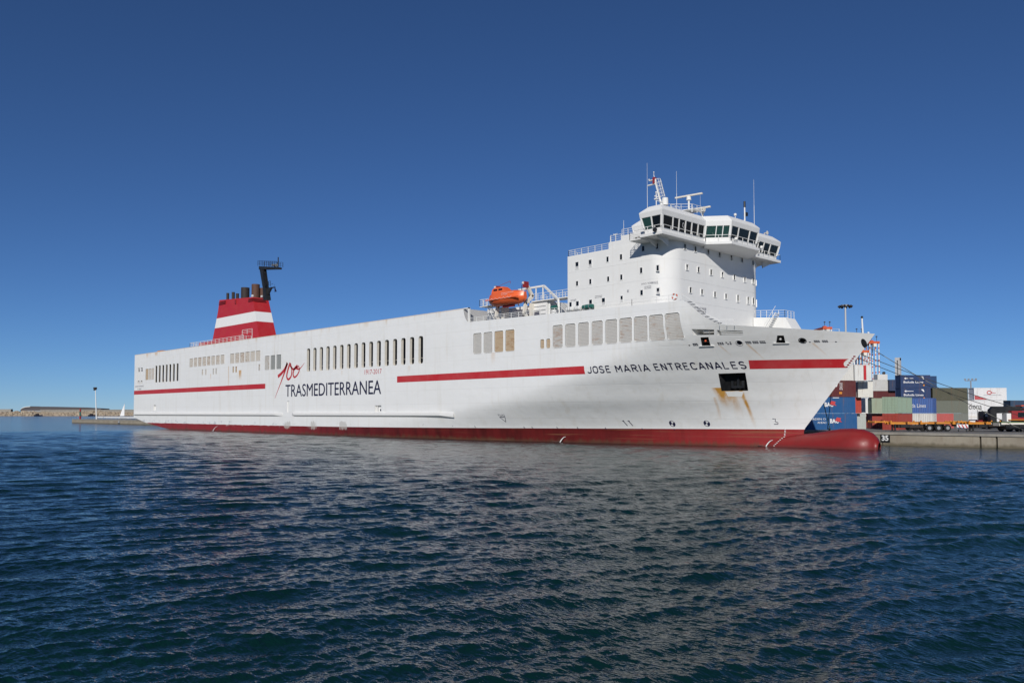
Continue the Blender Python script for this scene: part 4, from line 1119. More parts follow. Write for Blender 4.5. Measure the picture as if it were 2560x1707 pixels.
m2.tube((152.7, 1.7, 21.3), (154.9, 1.7, 18.3), .05, None, 4).tube((152.7, 2.5, 21.3), (154.9, 2.5, 18.3), .05, None, 4)
m2.box(151.6, 154.0, .9, 2.6, 21.35, 21.47)
ship(m2.rail([(151.6, .9, 21.47), (154.0, .9, 21.47)], 1.05, gap=.8, r=.04).rail([(151.6, .9, 21.47), (151.6, 2.6, 21.47)], 1.05, gap=.8, r=.04), 'embarkation_stair', M['white_clean'])
ship(MB().loft([[(167.2+q*.5, 1.3+.32*math.cos(t), 19.85+.32*math.sin(t)) for t in np.linspace(0, 2*math.pi, 11)[:-1]] for q in range(3)]), 'crane_motor', M['green'], smooth=True, ang=40)
ship(MB().tube((167.7, 1.3, 18.2), (167.7, 1.3, 19.5), .35, .35, 10), 'crane_pedestal', M['white_clean'])
# bulwark top rail up to the bow quarter
mb = MB()
P_ = [(176.5, .12, z_top(176.5)), (183, .12, z_top(183)), (190.9, .12, z_top(190.9))]
mb.rail(P_, .85, bars=(1.0, .5), gap=1.9, r=.03)
mb.path([(190.9, .12, 19.3), (192.4, .4, 18.2), (194.2, .9, 16.4), (195.4, 1.6, 15.7)], .03, 4)
mb.rail([(195.4, 1.6, 15.0), (197.0, 2.4, 14.95)], .8, bars=(1.0,), gap=.9, r=.03)
ship(mb, 'sheer_rail', M['rail'])
m2 = MB()
for q in range(9):
    s = 191.7+q*.4; m2.box(s, s+.3, hull_y(s, z_top(s))+.15, hull_y(s, z_top(s))+.8, z_top(s)+.02, z_top(s)+.1)
m2.path([(191.7+q*.4, hull_y(191.7+q*.4, z_top(191.7+q*.4))+.18, z_top(191.7+q*.4)+.05) for q in range(10)], .03, 4)
ship(m2, 'bulwark_ladder', M['grey'])
# foredeck: stair, winch house, jackstaff
m2 = MB().add([(188.2, 22.0, 13.3), (196.0, 22.0, 13.3), (193.2, 22.0, 17.9), (188.2, 22.0, 18.3), (188.2, 24.9, 13.3), (196.0, 24.9, 13.3), (193.2, 24.9, 17.9), (188.2, 24.9, 18.3)], [(0, 1, 2, 3), (7, 6, 5, 4), (1, 5, 6, 2), (2, 6, 7, 3), (0, 3, 7, 4)])
fd = ship(m2, 'foredeck_house', M['white'])
m2 = MB()
for q in range(14): m2.box(189.9+.17*q, 190.2+.17*q, 20.8, 21.8, 14.9+.27*q, 14.96+.27*q)
m2.tube((189.8, 20.8, 14.8), (192.4, 20.8, 18.6), .06, None, 4).tube((189.8, 21.8, 14.8), (192.4, 21.8, 18.6), .06, None, 4).tube((189.8, 20.8, 15.8), (192.4, 20.8, 19.5), .035, None, 4)
ship(m2.rail([(188.4, 22.1, 18.3), (193.1, 22.1, 17.95)], 1.0, gap=.9, r=.035).rail([(193.1, 22.1, 17.95), (193.1, 24.8, 17.95)], 1.0, gap=.9, r=.035), 'foredeck_stair', M['white_clean'], fd)
ship(MB().rail([(199, 18.0, 14.4), (204, 15.5, 14.15)], .85, bars=(1.0,), gap=1.4, r=.03), 'foredeck_rail', M['rail'])
jm = ship(MB().tube((208.0, 13.25, 13.4), (207.9, 13.25, 15.85), .11, .09, 8), 'bow_mast', M['white_clean'])
ship(MB().tube((207.9, 13.25, 15.85), (207.9, 13.25, 16.1), .13, None, 8), 'mast_lamp', M['dark'], jm)
ship(MB().ball((208.65, 13.25, 14.02), .14), 'bow_light', M['white_clean'])
# bow fairlead and scraped plating on the stem
m2 = MB()
P_ = [on_hull(.03)(208.25+.42*math.cos(t)*.6, 12.75+.55*math.sin(t)) for t in np.linspace(0, 2*math.pi, 13)[:-1]]
ship(m2.add(P_, [tuple(range(12))]), 'bow_fairlead', M['dark'], hull)
m2 = MB()
for q in range(6):
    z = 9.9+q*.25; s = stem_s(z)-.32
    m2.add([on_hull(.02)(s-.1, z), on_hull(.02)(s+.12, z), on_hull(.02)(s+.16, z+.16), on_hull(.02)(s-.05, z+.16)], [(0, 1, 2, 3)])
ship(m2, 'scraped_paint', M['darkred'], hull)

# ------------------------------------------------------------------ loose gear on the ferry
lb = thing('lifeboat', (158.0, 1.1, 21.0), 'enclosed orange lifeboat hanging from white davits above the boat deck', 'lifeboat')
def lboat():
    st = [(-3.85, .55, .55, 1.9, .35), (-3.3, 1.05, .25, 2.15, .9), (-2.2, 1.3, .05, 2.3, 1.2), (0, 1.4, 0, 2.35, 1.3), (2.2, 1.3, .05, 2.25, 1.2), (3.3, .95, .25, 2.0, .8), (3.85, .3, .6, 1.65, .25)]
    rings = []
    for x, hb, zk, zt, hc in st:
        zs = .95+.05*abs(x)
        rings.append([(x, 0, zk), (x, -hb*.55, zk+.18), (x, -hb*.92, zs-.25), (x, -hb, zs), (x, -hb*.97, zs+.12), (x, -hc*.9, zs+.75), (x, -hc*.55, zt-.1), (x, 0, zt), (x, hc*.55, zt-.1), (x, hc*.9, zs+.75), (x, hb*.97, zs+.12), (x, hb, zs), (x, hb*.92, zs-.25), (x, hb*.55, zk+.18)])
    return MB().loft(rings)
lboat().build('hull_shell', M['orange'], lb, smooth=True, ang=35)
ct = MB().loft([[(-3.05, -.75, 2.05), (.35, -.75, 2.05), (.35, .75, 2.05), (-3.05, .75, 2.05)], [(-2.85, -.7, 2.75), (-.25, -.7, 2.75), (-.25, .7, 2.75), (-2.85, .7, 2.75)], [(-2.5, -.5, 3.02), (-.6, -.5, 3.02), (-.6, .5, 3.02), (-2.5, .5, 3.02)]]).build('conning_tower', M['orange'], lb, smooth=True, ang=30)
for x in (-2.1, -.95): MB().box(x-.42, x+.42, -.755, -.70, 2.45, 2.72).build('window', M['glass'], lb)
MB().box(-3.7, 3.6, -1.46, -1.3, .95, 1.1).build('fender_strip', M['orange'], lb)
put_text(MB(), 'JOSE MARIA ENTRECANALES', -.1, 2.6, 1.72, 1.86, lambda u, v: (u, -1.33-.0*u, v)).build('lettering', M['textwhite'], lb)
put_text(MB(), 'S.C. TENERIFE', 0, 1.3, 1.5, 1.62, lambda u, v: (u, -1.36, v)).build('lettering', M['textwhite'], lb)
m2 = MB()
for q in range(6):
    x = -3.1+q*.9; m2.path([(x+t*.9, -1.47, 1.2-.22*math.sin(math.pi*t)) for t in np.linspace(0, 1, 6)], .02, 4)
m2.build('grab_line', M['textwhite'], lb)
MB().box(-1.0, 1.4, -.2, .2, -.22, .1).build('keel', M['darkred'], lb)
MB().tube((-3.2, 0, 2.0), (-3.2, 0, 3.0), .06).tube((3.1, 0, 1.9), (3.1, 0, 2.9), .06).build('lifting_hook', M['dark'], lb)
def canister(x0, x1, y, z, r_, mat, label, group):
    t = thing('liferaft_canister', (.5*(x0+x1), y, z), label, 'liferaft', group)
    h = .5*(x1-x0)
    MB().loft([[(q*h, rr*r_*math.cos(a_), rr*r_*math.sin(a_)) for a_ in np.linspace(0, 2*math.pi, 13)[:-1]] for q, rr in ((-1, .5), (-.92, .9), (-.5, 1), (0, 1.02), (.5, 1), (.92, .9), (1, .5))]).build('shell', mat, t, smooth=True, ang=50)
    b = MB()
    for q in (-.55, .55): b.box(q*h-.05, q*h+.05, -r_*.95, r_*.95, -r_-.35, -r_*.7)
    b.build('cradle', M['grey'], t)
    s_ = MB()
    for q in (-.35, .35): s_.loft([[(q*h+e_, 1.03*r_*math.cos(a_), 1.03*r_*math.sin(a_)) for a_ in np.linspace(0, 2*math.pi, 13)[:-1]] for e_ in (-.04, .04)])
    s_.build('strap', M['grey'], t)
canister(170.75, 172.0, .75, 19.2, .36, M['white_clean'], 'white liferaft canister in a cradle, nearer the lifeboat', 'liferaft canisters on the boat deck rail')
canister(172.2, 173.4, .75, 19.2, .36, M['white_clean'], 'white liferaft canister between the other white one and the green one', 'liferaft canisters on the boat deck rail')
canister(173.75, 175.75, .75, 19.25, .34, M['green'], 'dark green canister with white strap on the boat deck rail', 'liferaft canisters on the boat deck rail')
lr = thing('life_ring', (189.9, .02, 19.05), 'red and white life ring hung on the rail at the bow quarter', 'life ring')
tor = MB(); N1, N2 = 24, 8
vs = [((.36+.09*math.cos(2*math.pi*j/N2))*math.cos(2*math.pi*i/N1), -.09*math.sin(2*math.pi*j/N2), (.36+.09*math.cos(2*math.pi*j/N2))*math.sin(2*math.pi*i/N1)) for i in range(N1) for j in range(N2)]
for i in range(N1):
    for j in range(N2):
        tor.f.append((i*N2+j, ((i+1) % N1)*N2+j, ((i+1) % N1)*N2+(j+1) % N2, i*N2+(j+1) % N2)); tor.m.append(0 if (i//3) % 2 else 1)
tor.v = vs
tor.build('ring', [M['textwhite'], M['orangered']], lr, smooth=True)

# water thrown out by overboard discharges
k = NT('white_water')
M['foam'] = k.set(Base_Color=(.72, .74, .74), Roughness=.5)
def jet(x, y, z, L, label):
    P_ = [(x - L*t, y-.1-.5*t, z*(1-t*t)+.02) for t in np.linspace(0, 1, 8)]
    m = MB()
    for i, (a, b) in enumerate(zip(P_[:-1], P_[1:])): m.tube([a[j]-(x, y, 0)[j] for j in range(3)], [b[j]-(x, y, 0)[j] for j in range(3)], .025+.008*i, .025+.008*(i+1), 6)
    e = P_[-1]
    m.add([(e[0]-x+dx_, e[1]-y+dy_, .10) for dx_, dy_ in ((-1.6, -.05), (-.6, -.12), (.15, -.08), (.15, .08), (-.6, .1), (-1.4, .05))], [tuple(range(6))])
    o = m.build('water_jet', M['foam']); o.location = (x, y, 0)
    tag(o, label, 'water jet', 'jets of water from the hull')
jet(57.1, 0, 1.15, 1.6, 'white jet of water falling from the red waterline toward the stern')
jet(167.3, hull_y(167, .8), 0.8, .7, 'small white jet of water falling from the red waterline amidships')
jet(196.6, hull_y(196.6, .8), .8, .7, 'white jet of water falling beside the bulbous bow')

# ------------------------------------------------------------------ mooring ropes
def rope(name, pts, r_, mat, label, sag=.0):
    m = MB(); o = Vector(pts[0])
    for a, b in zip(pts[:-1], pts[1:]):
        a, b = Vector(a), Vector(b); q = []
        for t in np.linspace(0, 1, 13): p = a.lerp(b, t); p.z -= sag*4*t*(1-t); q.append(p-o)
        m.path(q, r_, 5)
    ob = m.build(name, mat, smooth=True); ob.location = o
    tag(ob, label, 'rope', 'mooring lines from the bow')
rope('mooring_rope', [(208.2, 14.6, 12.4), (216.5, 44.5, 2.1)], .042, M['ropepale'], 'pale mooring rope leaving highest on the bow, steepest of the lines to the trailers', .5)
rope('mooring_rope', [(206.9, 14.4, 11.7), (224.0, 52.0, 2.1)], .042, M['rope'], 'dark mooring rope from the bow, upper of the close pair running right', .7)
rope('mooring_rope', [(206.6, 14.4, 11.2), (221.0, 50.0, 2.1)], .042, M['rope'], 'dark mooring rope from the bow, lower of the close pair running right', .6)
rope('mooring_rope', [(203.6, 14.2, 8.2), (196.0, 28.6, 2.0)], .045, M['rope'], 'thin dark rope dropping behind the bulb in front of the brown container', .1)
rope('mooring_rope', [(202.2, 14.2, 6.6), (196.4, 28.6, 2.0)], .06, M['ropegreen'], 'pale green rope dropping to the quay in front of blue containers', .1)
for i, (x, y, lb_) in enumerate(((216.5, 44.7, 'low black bollard at the end of the pale steep rope'), (224.0, 52.2, 'low black bollard at the end of the upper dark rope'), (221.0, 50.2, 'low black bollard at the end of the lower dark rope'), (196.2, 28.8, 'low black bollard on the cope behind the bulb'))):
    b = MB().tube((0, 0, 0), (0, 0, .35), .16, .13, 10).tube((0, 0, .35), (0, 0, .45), .22, .2, 10).build('bollard', M['dark']); b.location = (x, y, 1.70 if y > 30 else 1.735)
    tag(b, lb_, 'bollard', 'mooring bollards')

# ------------------------------------------------------------------ container yard (rows set at an angle to the quay)
YO = Vector((193.9, 43.26, 1.70)); YU = Vector((.69, .7236, 0)); YW = Vector((-.7236, .69, 0)); YAW = math.atan2(.7236, .69)
def yard(u, v, z=0): return YO + YU*u + YW*v + Vector((0, 0, z))
_cm = {}
def cmesh(L, H, W=2.44):
    key = (round(L, 2), H)
    if key in _cm: return _cm[key]
    m = MB(); t = .05
    n = int(L/.28)
    for y, sg in ((0, 1), (W, -1)):           # corrugated side walls
        pts = []
        for i in range(n):
            x = .12+(L-.24)*i/n; d = (L-.24)/n
            pts += [(x, t*.2), (x+d*.3, t*.2), (x+d*.5, t), (x+d*.8, t)]
        pts.append((L-.12, t*.2))
        vs = [(x, y+sg*dd, .14) for x, dd in pts]+[(x, y+sg*dd, H-.1) for x, dd in pts]; q = len(pts)
        m.add(vs, [(i, i+1, q+i+1, q+i) if sg > 0 else (i+1, i, q+i, q+i+1) for i in range(q-1)])
    for x in (0, L-.12):
        for y in (0, W-.12): m.box(x, x+.12, y, y+.12, 0, H)
    for z0, z1 in ((0.02, .15), (H-.11, H-.005)):
        for y in (0.005, W-.075): m.box(.12, L-.12, y, y+.07, z0, z1)
        for x in (.005, L-.085): m.box(x, x+.08, .12, W-.12, z0, z1)
    m.box(.1, L-.1, .05, W-.05, H-.06, H-.03).box(.08, .14, .1, W-.1, .14, H-.1)
    me = m.build('tmp', M['white']).data; bpy.data.objects.remove(bpy.data.objects['tmp'])
    # door leaf: panel with ribs and two locking bars
    d = MB(); w2 = W/2-.13
    d.box(0, .05, 0, w2, .15, H-.11)
    for z in np.linspace(.35, H-.4, 5): d.box(.05, .075, .04, w2-.04, z, z+.06)
    for y in (w2*.3, w2*.72): d.tube((.10, y, .15), (.10, y, H-.12), .025, None, 6)
    dm = d.build('tmp', M['white']).data; bpy.data.objects.remove(bpy.data.objects['tmp'])
    me.name = 'container_body'; dm.name = 'container_door'
    _cm[key] = (me, dm); return _cm[key]
_mc = {}
def cmat(col):
    if col not in _mc: _mc[col] = paint('container_paint', col, .55, .4, .8, .42, (.20, .09, .045), fade=tuple(min(1, x*.75+.04) for x in col))
    return _mc[col]
def container(u, v, lvl, L, col, label, rel=0.0, H=2.59, z=None, flip=False, text=None):
    """u, v: yard place of the front-right corner of the long side facing the basin"""
    me, dm = cmesh(L, H)
    ya = YAW + R(rel) + (math.pi if flip else 0)
    base = yard(u, v, lvl*2.6 if z is None else z)
    ax = Vector((math.cos(YAW+R(rel)), math.sin(YAW+R(rel)), 0)); ay = Vector((-ax.y, ax.x, 0))
    o0 = base - ax*L if not flip else base + ay*2.44
    t = thing('shipping_container', o0, label, 'container', 'containers stacked on the quay', ya)
    m = cmat(col)
    for nm, mesh, loc in (('body', me, (0, 0, 0)), ('door', dm, (L-.06, .13, 0)), ('door', dm, (L-.06, 1.22, 0))):
        b = link(nm, mesh, t); b.location = loc
        b.material_slots[0].link = 'OBJECT'; b.material_slots[0].material = m
    return t
def side_text(t, body, a0, a1, b0, b1, m='textwhite', **k):
    return put_text(MB(), body, a0, a1, b0, b1, lambda u, v: (u, -.012, v), **k).build('lettering', M[m], t)
def u_(px, Z): return (px-1280)*Z/2066-54.66
W_ = (.62, .61, .58); BL = (.012, .085, .24); BR = (.10, .018, .02); RD = (.33, .055, .04); NB = (.02, .045, .13)
# front stack
def bac(t, x):
    side_text(t, 'BAC', x, x+1.35, 1.05, 1.75, bold=.03)
    MB().add([(x+.75, -.02, 1.45), (x+1.1, -.02, 1.98), (x+1.75, -.02, 1.85), (x+1.6, -.02, 1.5), (x+1.9, -.02, 1.2), (x+1.3, -.02, 1.3)], [(0, 1, 5), (1, 2, 3, 5), (3, 4, 5)]).build('emblem', M['stripe'], t)
t = container(0, 0, 0, 12.19, BL, 'blue container at ground level behind the bow stem, BAC emblem whole')
bac(t, 7.9); side_text(t, 'GARDEN O', 4.4, 7.2, 1.55, 1.85); side_text(t, 'AHEAD', 5.9, 7.3, 1.0, 1.3)
t = container(-.2, .05, 1, 12.19, BL, 'blue container on the second level, BAC emblem half hidden by the stem')
bac(t, 7.3)
MB().box(8.6, 9.6, -.02, -.01, 2.42, 2.52).build('label_strip', M['textwhite'], t)
t = container(-.15, -.05, 2, 12.19, BR, 'dark brown container with white corner patch, above the blue ones')
MB().add([(8.6, -.014, 2.3), (9.4, -.014, 2.3), (9.2, -.014, 1.6), (9.05, -.014, 1.6)], [(3, 2, 1, 0)]).build('patch', M['textwhite'], t)
MB().box(9.55, 10.0, -.02, -.01, .45, .8).build('warning_sign', M['yellow'], t)
side_text(t, 'CAXU', 9.6, 10.1, 1.1, 2.3)
container(-.4, .1, 3, 12.19, W_, 'white container on top of the stack, cut off by the bow stem')
# white one with a red bar, slightly turned, on level four
t = container(u_(2184, 132), 1.6, 3, 2.9, (.66, .66, .64), 'white container with one red vertical bar, top of the stack', rel=8)
MB().box(1.55, 2.0, -.03, -.012, .14, 2.49).build('red_bar', M['stripe'], t)
container(u_(2153.5, 137), 6, 2, 6.06, (.14, .035, .035), 'dull brown container set back beside the dark brown one')
container(u_(2183, 135), 4, 2, 2.44, (.66, .65, .6), 'white container end with rusty streaks under the red barred one')
container(u_(2153, 136), 5, 1, 2.44, (.42, .06, .04), 'narrow bright red container end beside the upper blue one')
container(u_(2169.5, 140), 9, 1, 3.0, (.68, .68, .68), 'white container end in a gap between red end and green doors')
container(u_(2164, 137), 6, 0, 2.44, (.42, .45, .44), 'pale grey container end at ground level beside the lower blue one')
# green over red, turned so doors and side both show
t = container(u_(2205, 131), 0, 1, 6.06, (.29, .38, .29), 'pale green container with doors to the left, second level over a red one', rel=180+45, flip=False)
t = container(u_(2205, 131), 0, 0, 6.06, RD, 'rust red container at ground level under the pale green one', rel=180+45)
container(u_(2268, 141), 10, 1, 6.06, (.31, .36, .27), 'pale green container side, set back between green doors and blue box')
container(u_(2268, 142), 11, 0, 6.06, RD, 'rust red container set back at ground level beside the white one')
# blue and white turned pair
t = container(u_(2333, 140), 9, 1, 6.06, (.06, .13, .36), 'mid blue container with white writing above the white one', rel=-38)
side_text(t, 'Boluda Lines', 1.4, 4.9, 1.0, 1.65); MB().box(.45, .65, -.02, -.01, .75, 1.15).build('label_strip', M['textwhite'], t)
t = container(u_(2333, 140), 9, 0, 6.06, W_, 'dirty white container at ground level under the mid blue one', rel=-38)
side_text(t, 'CARGO', 2.4, 4.3, .5, .75, 'textgrey')
container(u_(2383, 146), 15, 0, 6.06, (.46, .10, .09), 'faded red container at ground level behind the yellow trailer')
container(u_(2420, 168), 37, 0, 7.15, (.17, .18, .16), 'grey green container at ground level under the olive pair')
container(u_(2420, 168), 37, 1, 7.15, (.145, .155, .125), 'olive green container, lower of the lighter and darker pair')
container(u_(2420, 168), 37, 2, 7.15, (.085, .083, .055), 'dark olive container on top of the olive stack')
# navy pair with white arrow print, behind
for lv, lb_ in ((2, 'navy container with white arrow and writing, lower of two alike'), (3, 'navy container with white arrow and writing, top of two alike')):
    t = container(u_(2327, 168), 37, lv, 6.06, NB, lb_)
    side_text(t, 'Boluda Lines', .6, 4.6, .95, 1.35, bold=.02)
    MB().add([(.7, -.014, 1.9), (1.1, -.014, 2.15), (1.1, -.014, 1.98), (2.6, -.014, 1.95), (2.6, -.014, 1.86), (1.1, -.014, 1.84), (1.1, -.014, 1.68)], [(6, 5, 4, 3, 2, 1, 0)]).build('arrow_print', M['textwhite'], t)
    MB().add([(4.1, -.014, 2.3), (4.6, -.014, 2.3), (4.8, -.014, 1.8), (4.65, -.014, 1.75)], [(3, 2, 1, 0)]).build('patch', M['textwhite'], t)
    MB().box(4.55, 4.85, -.02, -.01, .35, .65).build('warning_sign', M['yellow'], t)
for lv in (0, 1): container(u_(2327, 168), 37, lv, 6.06, (.2, .2, .22), ('grey container under the navy pair, at ground level', 'grey container under the navy pair, second level')[lv])
container(u_(2346, 172), 41.5, 3, 2.44, (.02, .06, .15), 'plain navy container end to the right of the navy pair')
container(u_(2348, 172), 41, 2, 2.44, (.66, .66, .64), 'white container end under the plain navy end')
for lv in (0, 1): container(u_(2348, 172), 41, lv, 2.44, (.03, .03, .04), ('black container end at ground level beside the olive stack', 'black container end on the second level beside the olive stack')[lv])
container(u_(2250, 192), 61, 2, 6.2, BR, 'brown container far back, under the grey reefer'); container(u_(2246, 192), 61, 3, 5.9, (.52, .52, .50), 'pale grey reefer container on a brown one far back')
container(u_(2256, 190), 60, 3, 2.44, (.03, .05, .11), 'dark blue container end right of the pale grey reefer')
for lv in (0, 1): container(u_(2250, 192), 61, lv, 6.2, (.25, .2, .18), ('brown grey container far back at ground level', 'brown grey container far back on the second level')[lv])
hut = thing('site_cabin', yard(u_(2220, 215), 84, 0), 'small white cabin high on a scaffold beside the crane legs', 'cabin', None, YAW)
MB().box(-2.6, 0, 0, 2.4, 9.9, 12.75).build('cabin', cmat(W_), hut)
m2 = MB()
for x in (-2.5, -.1):
    for y in (.1, 2.3): m2.box(x-.1, x+.1, y-.1, y+.1, 0, 9.9)
for z in (3.3, 6.6): m2.box(-2.5, -.1, .05, .15, z, z+.12).box(-2.5, -.1, 2.25, 2.35, z, z+.12)
m2.build('leg_frame', M['grey'], hut)
MB().ball((-.5, 1, 13.1), .45).build('beacon', M['soot'], hut)
# white trailer boxes with company print
def big(u, v, z, H, L, label):
    return container(u, v, 0, L, (.70, .70, .70), label, H=H, z=z)
t = big(u_(2517, 190), 59, 5.62, 2.85, 7.5, 'white box with red wedge and red emblem, top of the white stack at right')
m2 = MB()
for q in range(4): m2.add([(.1, -.014, .15+q*.24), (3.2-q*.65, -.014, .15+q*.24), (2.7-q*.65, -.014, .34+q*.24), (.1, -.014, .34+q*.24)], [(0, 1, 2, 3)])
m2.build('red_wedge', M['stripe'], t)
m2 = MB(); c = [(3.5+.5*math.cos(a_), 1.75+.36*math.sin(a_)) for a_ in np.linspace(0, 2*math.pi, 17)]
stroke(m2, c, [.18]*17, lambda u, v: (u, -.014, v)); stroke(m2, [(4.0, 1.75), (4.5, 1.7), (5.0, 1.62)], [.16, .1, .08], lambda u, v: (u, -.014, v)); m2.build('emblem', M['stripe'], t)
side_text(t, 'TRASMEDITERRANEA', 2.2, 6.3, 1.12, 1.26, 'textgrey')
t = big(u_(2517, 190), 59, 2.8, 2.8, 9.0, 'white box reading ciona, middle of the white stack at right')
side_text(t, 'ciona', .2, 3.2, .75, 2.0, 'dark')
t = big(u_(2517, 190), 59, 0, 2.78, 9.0, 'white box with blue line, bottom of the white stack at right')
MB().box(.1, 6, -.03, -.012, 1.0, 1.2).build('blue_line', M['navy'], t); MB().box(.1, 6, -.03, -.012, 1.75, 1.95).build('brown_line', M['cream'], t)
t = container(u_(2602, 165), 34, 1, 6.06, (.03, .06, .11), 'dark blue container behind the lifting machine at right edge')
container(u_(2602, 165), 34, 0, 6.06, (.05, .05, .06), 'black container at ground level behind the lifting machine')

# ------------------------------------------------------------------ trailers and machines on the quay apron
def wheel(parent, x, y, r_=.5, wd=.35):
    w_ = MB().loft([[(x+rr*math.cos(a_), y+yy, r_+rr*math.sin(a_)) for a_ in np.linspace(0, 2*math.pi, 17)[:-1]] for yy, rr in ((-wd/2, r_*.75), (-wd/2, r_*.96), (-wd/4, r_), (wd/4, r_), (wd/2, r_*.96), (wd/2, r_*.75))]).build('wheel', M['rubber'], parent, smooth=True, ang=40)
    MB().loft([[(x+rr*math.cos(a_), y+yy, r_+rr*math.sin(a_)) for a_ in np.linspace(0, 2*math.pi, 11)[:-1]] for yy, rr in ((-wd/2-.01, r_*.5), (-wd/2+.08, r_*.3))]).build('rim', M['grey'], w_)
def skeletal(u, v, L, label, rear=1, stack=0):
    t = thing('container_trailer', yard(u, v), label, 'trailer', 'yellow skeletal trailers along the quay', YAW)
    m = MB()
    for y in (.75, 1.6): m.box(1.6, L, y, y+.14, 1.02, 1.34).box(-.6, 1.8, y, y+.12, 1.28, 1.46)
    for x in (-.6, 1.7, L*.36, L*.52, L*.72, L-.2): m.box(x, x+.22, .02, 2.42, 1.22, 1.40)
    m.build('chassis', M['yellow'], t)
    m = MB()
    for x in (-.6, 1.7, L*.52, L-.2):
        for y in (.08, 2.22): m.box(x+.03, x+.2, y, y+.14, 1.40, 1.56)
    m.build('twist_lock', M['yellow'], t)
    for q in range(3):
        x = L-1.6-q*1.32
        for y in (.3, 2.14): wheel(t, x, y)
        MB().box(x-.58, x+.58, .12, 2.32, 1.03, 1.08).box(x-.6, x-.55, .12, 2.32, .6, 1.05).build('mudguard', M['dark'], t)
    m = MB()
    for y in (.7, 1.6): m.box(2.6, 2.78, y, y+.16, .1, 1.05).box(2.45, 2.95, y-.05, y+.25, .02, .1)
    m.build('landing_leg', M['dark'], t)
    MB().box(3.2, 4.6, .15, 1.0, .55, 1.0).box(3.3, 4.4, 1.4, 2.2, .55, 1.0).build('tool_box', M['dark'], t)
    m = MB().box(L-.02, L+.05, .25, 2.2, .72, 1.0)
    m.box(3.0, L-5.0, .45, 2.0, .5, .95)
    m.build('under_frame', M['soot'], t)
    mk = MB()
    for q in range(4): mk.box(L+.055, L+.065, .3+q*.46, .5+q*.46, .74, .98)
    mk.build('marker_board', M['stripe'], t)
    if stack:
        m = MB()
        for q in range(6): m.loft([[(4.8+q*.95+rr*math.cos(a_), 1.0+yy, .55+rr*math.sin(a_)) for a_ in np.linspace(0, 2*math.pi, 13)[:-1]] for yy, rr in ((-.2, .45), (.2, .45))])
        m.build('spare_wheel', M['rubber'], t)
    return t
skeletal(u_(2196, 119), -12, 11.6, 'yellow skeletal trailer nearest the bulbous bow, gooseneck to the left', stack=1)
skeletal(u_(2392, 119), -12, 11.8, 'yellow skeletal trailer right of the other, partly behind the green flatbed')
mb_t = thing('marker_panel', yard(u_(2405, 116.5), -14.5), 'white panel with red slanted bars between two yellow trailers', 'panel', None, YAW)
MB().box(-.8, .8, 0, .06, .45, 1.05).build('board', M['textwhite'], mb_t)
m2 = MB()
for q in range(3): m2.add([(-.7+q*.5, -.012, 1.0), (-.5+q*.5, -.012, 1.0), (-.2+q*.5, -.012, .5), (-.4+q*.5, -.012, .5)], [(3, 2, 1, 0)])
m2.build('red_bar', M['stripe'], mb_t)
MB().box(-.6, -.5, .02, .1, 0, .45).box(.5, .6, .02, .1, 0, .45).build('foot', M['dark'], mb_t)
fb = thing('flatbed_trailer', yard(u_(2497, 116), -15.5), 'green decked flatbed trailer on the quay at the right edge', 'trailer', None, YAW)
MB().box(0, 12.5, 0, 2.5, 1.28, 1.42).build('deck', M['flatgreen'], fb)
MB().box(0, 12.5, .0, .08, 1.05, 1.28).box(0, 12.5, 2.42, 2.5, 1.05, 1.28).box(0, 12.5, .5, 2.0, .85, 1.28).build('side_rail', M['cream'], fb)
MB().box(.8, 6.0, .3, 2.2, .4, 1.0).build('under_frame', M['dark'], fb)
for q in range(3):
    for y in (.3, 2.2): wheel(fb, 7.5+q*1.3, y)
MB().box(2.6, 2.75, .3, .5, .05, .85).build('landing_leg', M['dark'], fb)
# terminal tractor
tr = thing('terminal_tractor', yard(u_(2410, 138), 6.5), 'terminal tractor with black cab and low red chassis behind the yellow trailer', 'tractor', None, YAW)
MB().box(0, 3.6, .5, 1.9, .75, 1.15).box(-.4, 1.2, .3, 2.1, 1.0, 1.2).box(2.2, 3.3, .2, 1.2, 1.0, 1.45).build('chassis', M['darkred'], tr)
cb = MB().loft([[(3.1, .3, .9), (4.9, .3, .9), (4.9, 2.1, .9), (3.1, 2.1, .9)], [(3.1, .3, 2.0), (4.9, .3, 2.0), (4.9, 2.1, 2.0), (3.1, 2.1, 2.0)], [(3.2, .4, 2.95), (4.6, .4, 2.95), (4.6, 2.0, 2.95), (3.2, 2.0, 2.95)]]).build('cab', M['dark'], tr)
MB().poly([(3.35, .28, 2.05), (4.6, .28, 2.05), (4.45, .37, 2.8), (3.4, .37, 2.8)]).build('side_window', M['pale'], cb)
for x in (.9, 4.1):
    for y in (.3, 2.1): wheel(tr, x, y)
MB().tube((3.0, 1.9, 1.2), (3.0, 1.9, 3.2), .07).build('exhaust_stack', M['grey'], tr)
# reach stacker
rs = thing('reach_stacker', yard(u_(2474, 135), 3), 'reach stacker with thick black boom and red cab at the right edge', 'machine', None, YAW)
MB().add([(0, .8, 0.2), (1.0, .8, .2), (1.0, .8, 2.6), (5.2, .8, 2.7), (5.2, .8, 3.7), (.6, .8, 3.75), (0, .8, 3.2), (0, 1.7, 0.2), (1.0, 1.7, .2), (1.0, 1.7, 2.6), (5.2, 1.7, 2.7), (5.2, 1.7, 3.7), (.6, 1.7, 3.75), (0, 1.7, 3.2)],
    [(0, 1, 2, 6), (2, 3, 4, 5, 6), (13, 9, 8, 7), (13, 12, 11, 10, 9), (0, 7, 8, 1), (1, 8, 9, 2), (2, 9, 10, 3), (3, 10, 11, 4), (4, 11, 12, 5), (5, 12, 13, 6), (6, 13, 7, 0)]).build('boom', M['dark'], rs)
MB().box(2.4, 8.2, .2, 2.3, .7, 1.55).build('body', M['darkred'], rs)
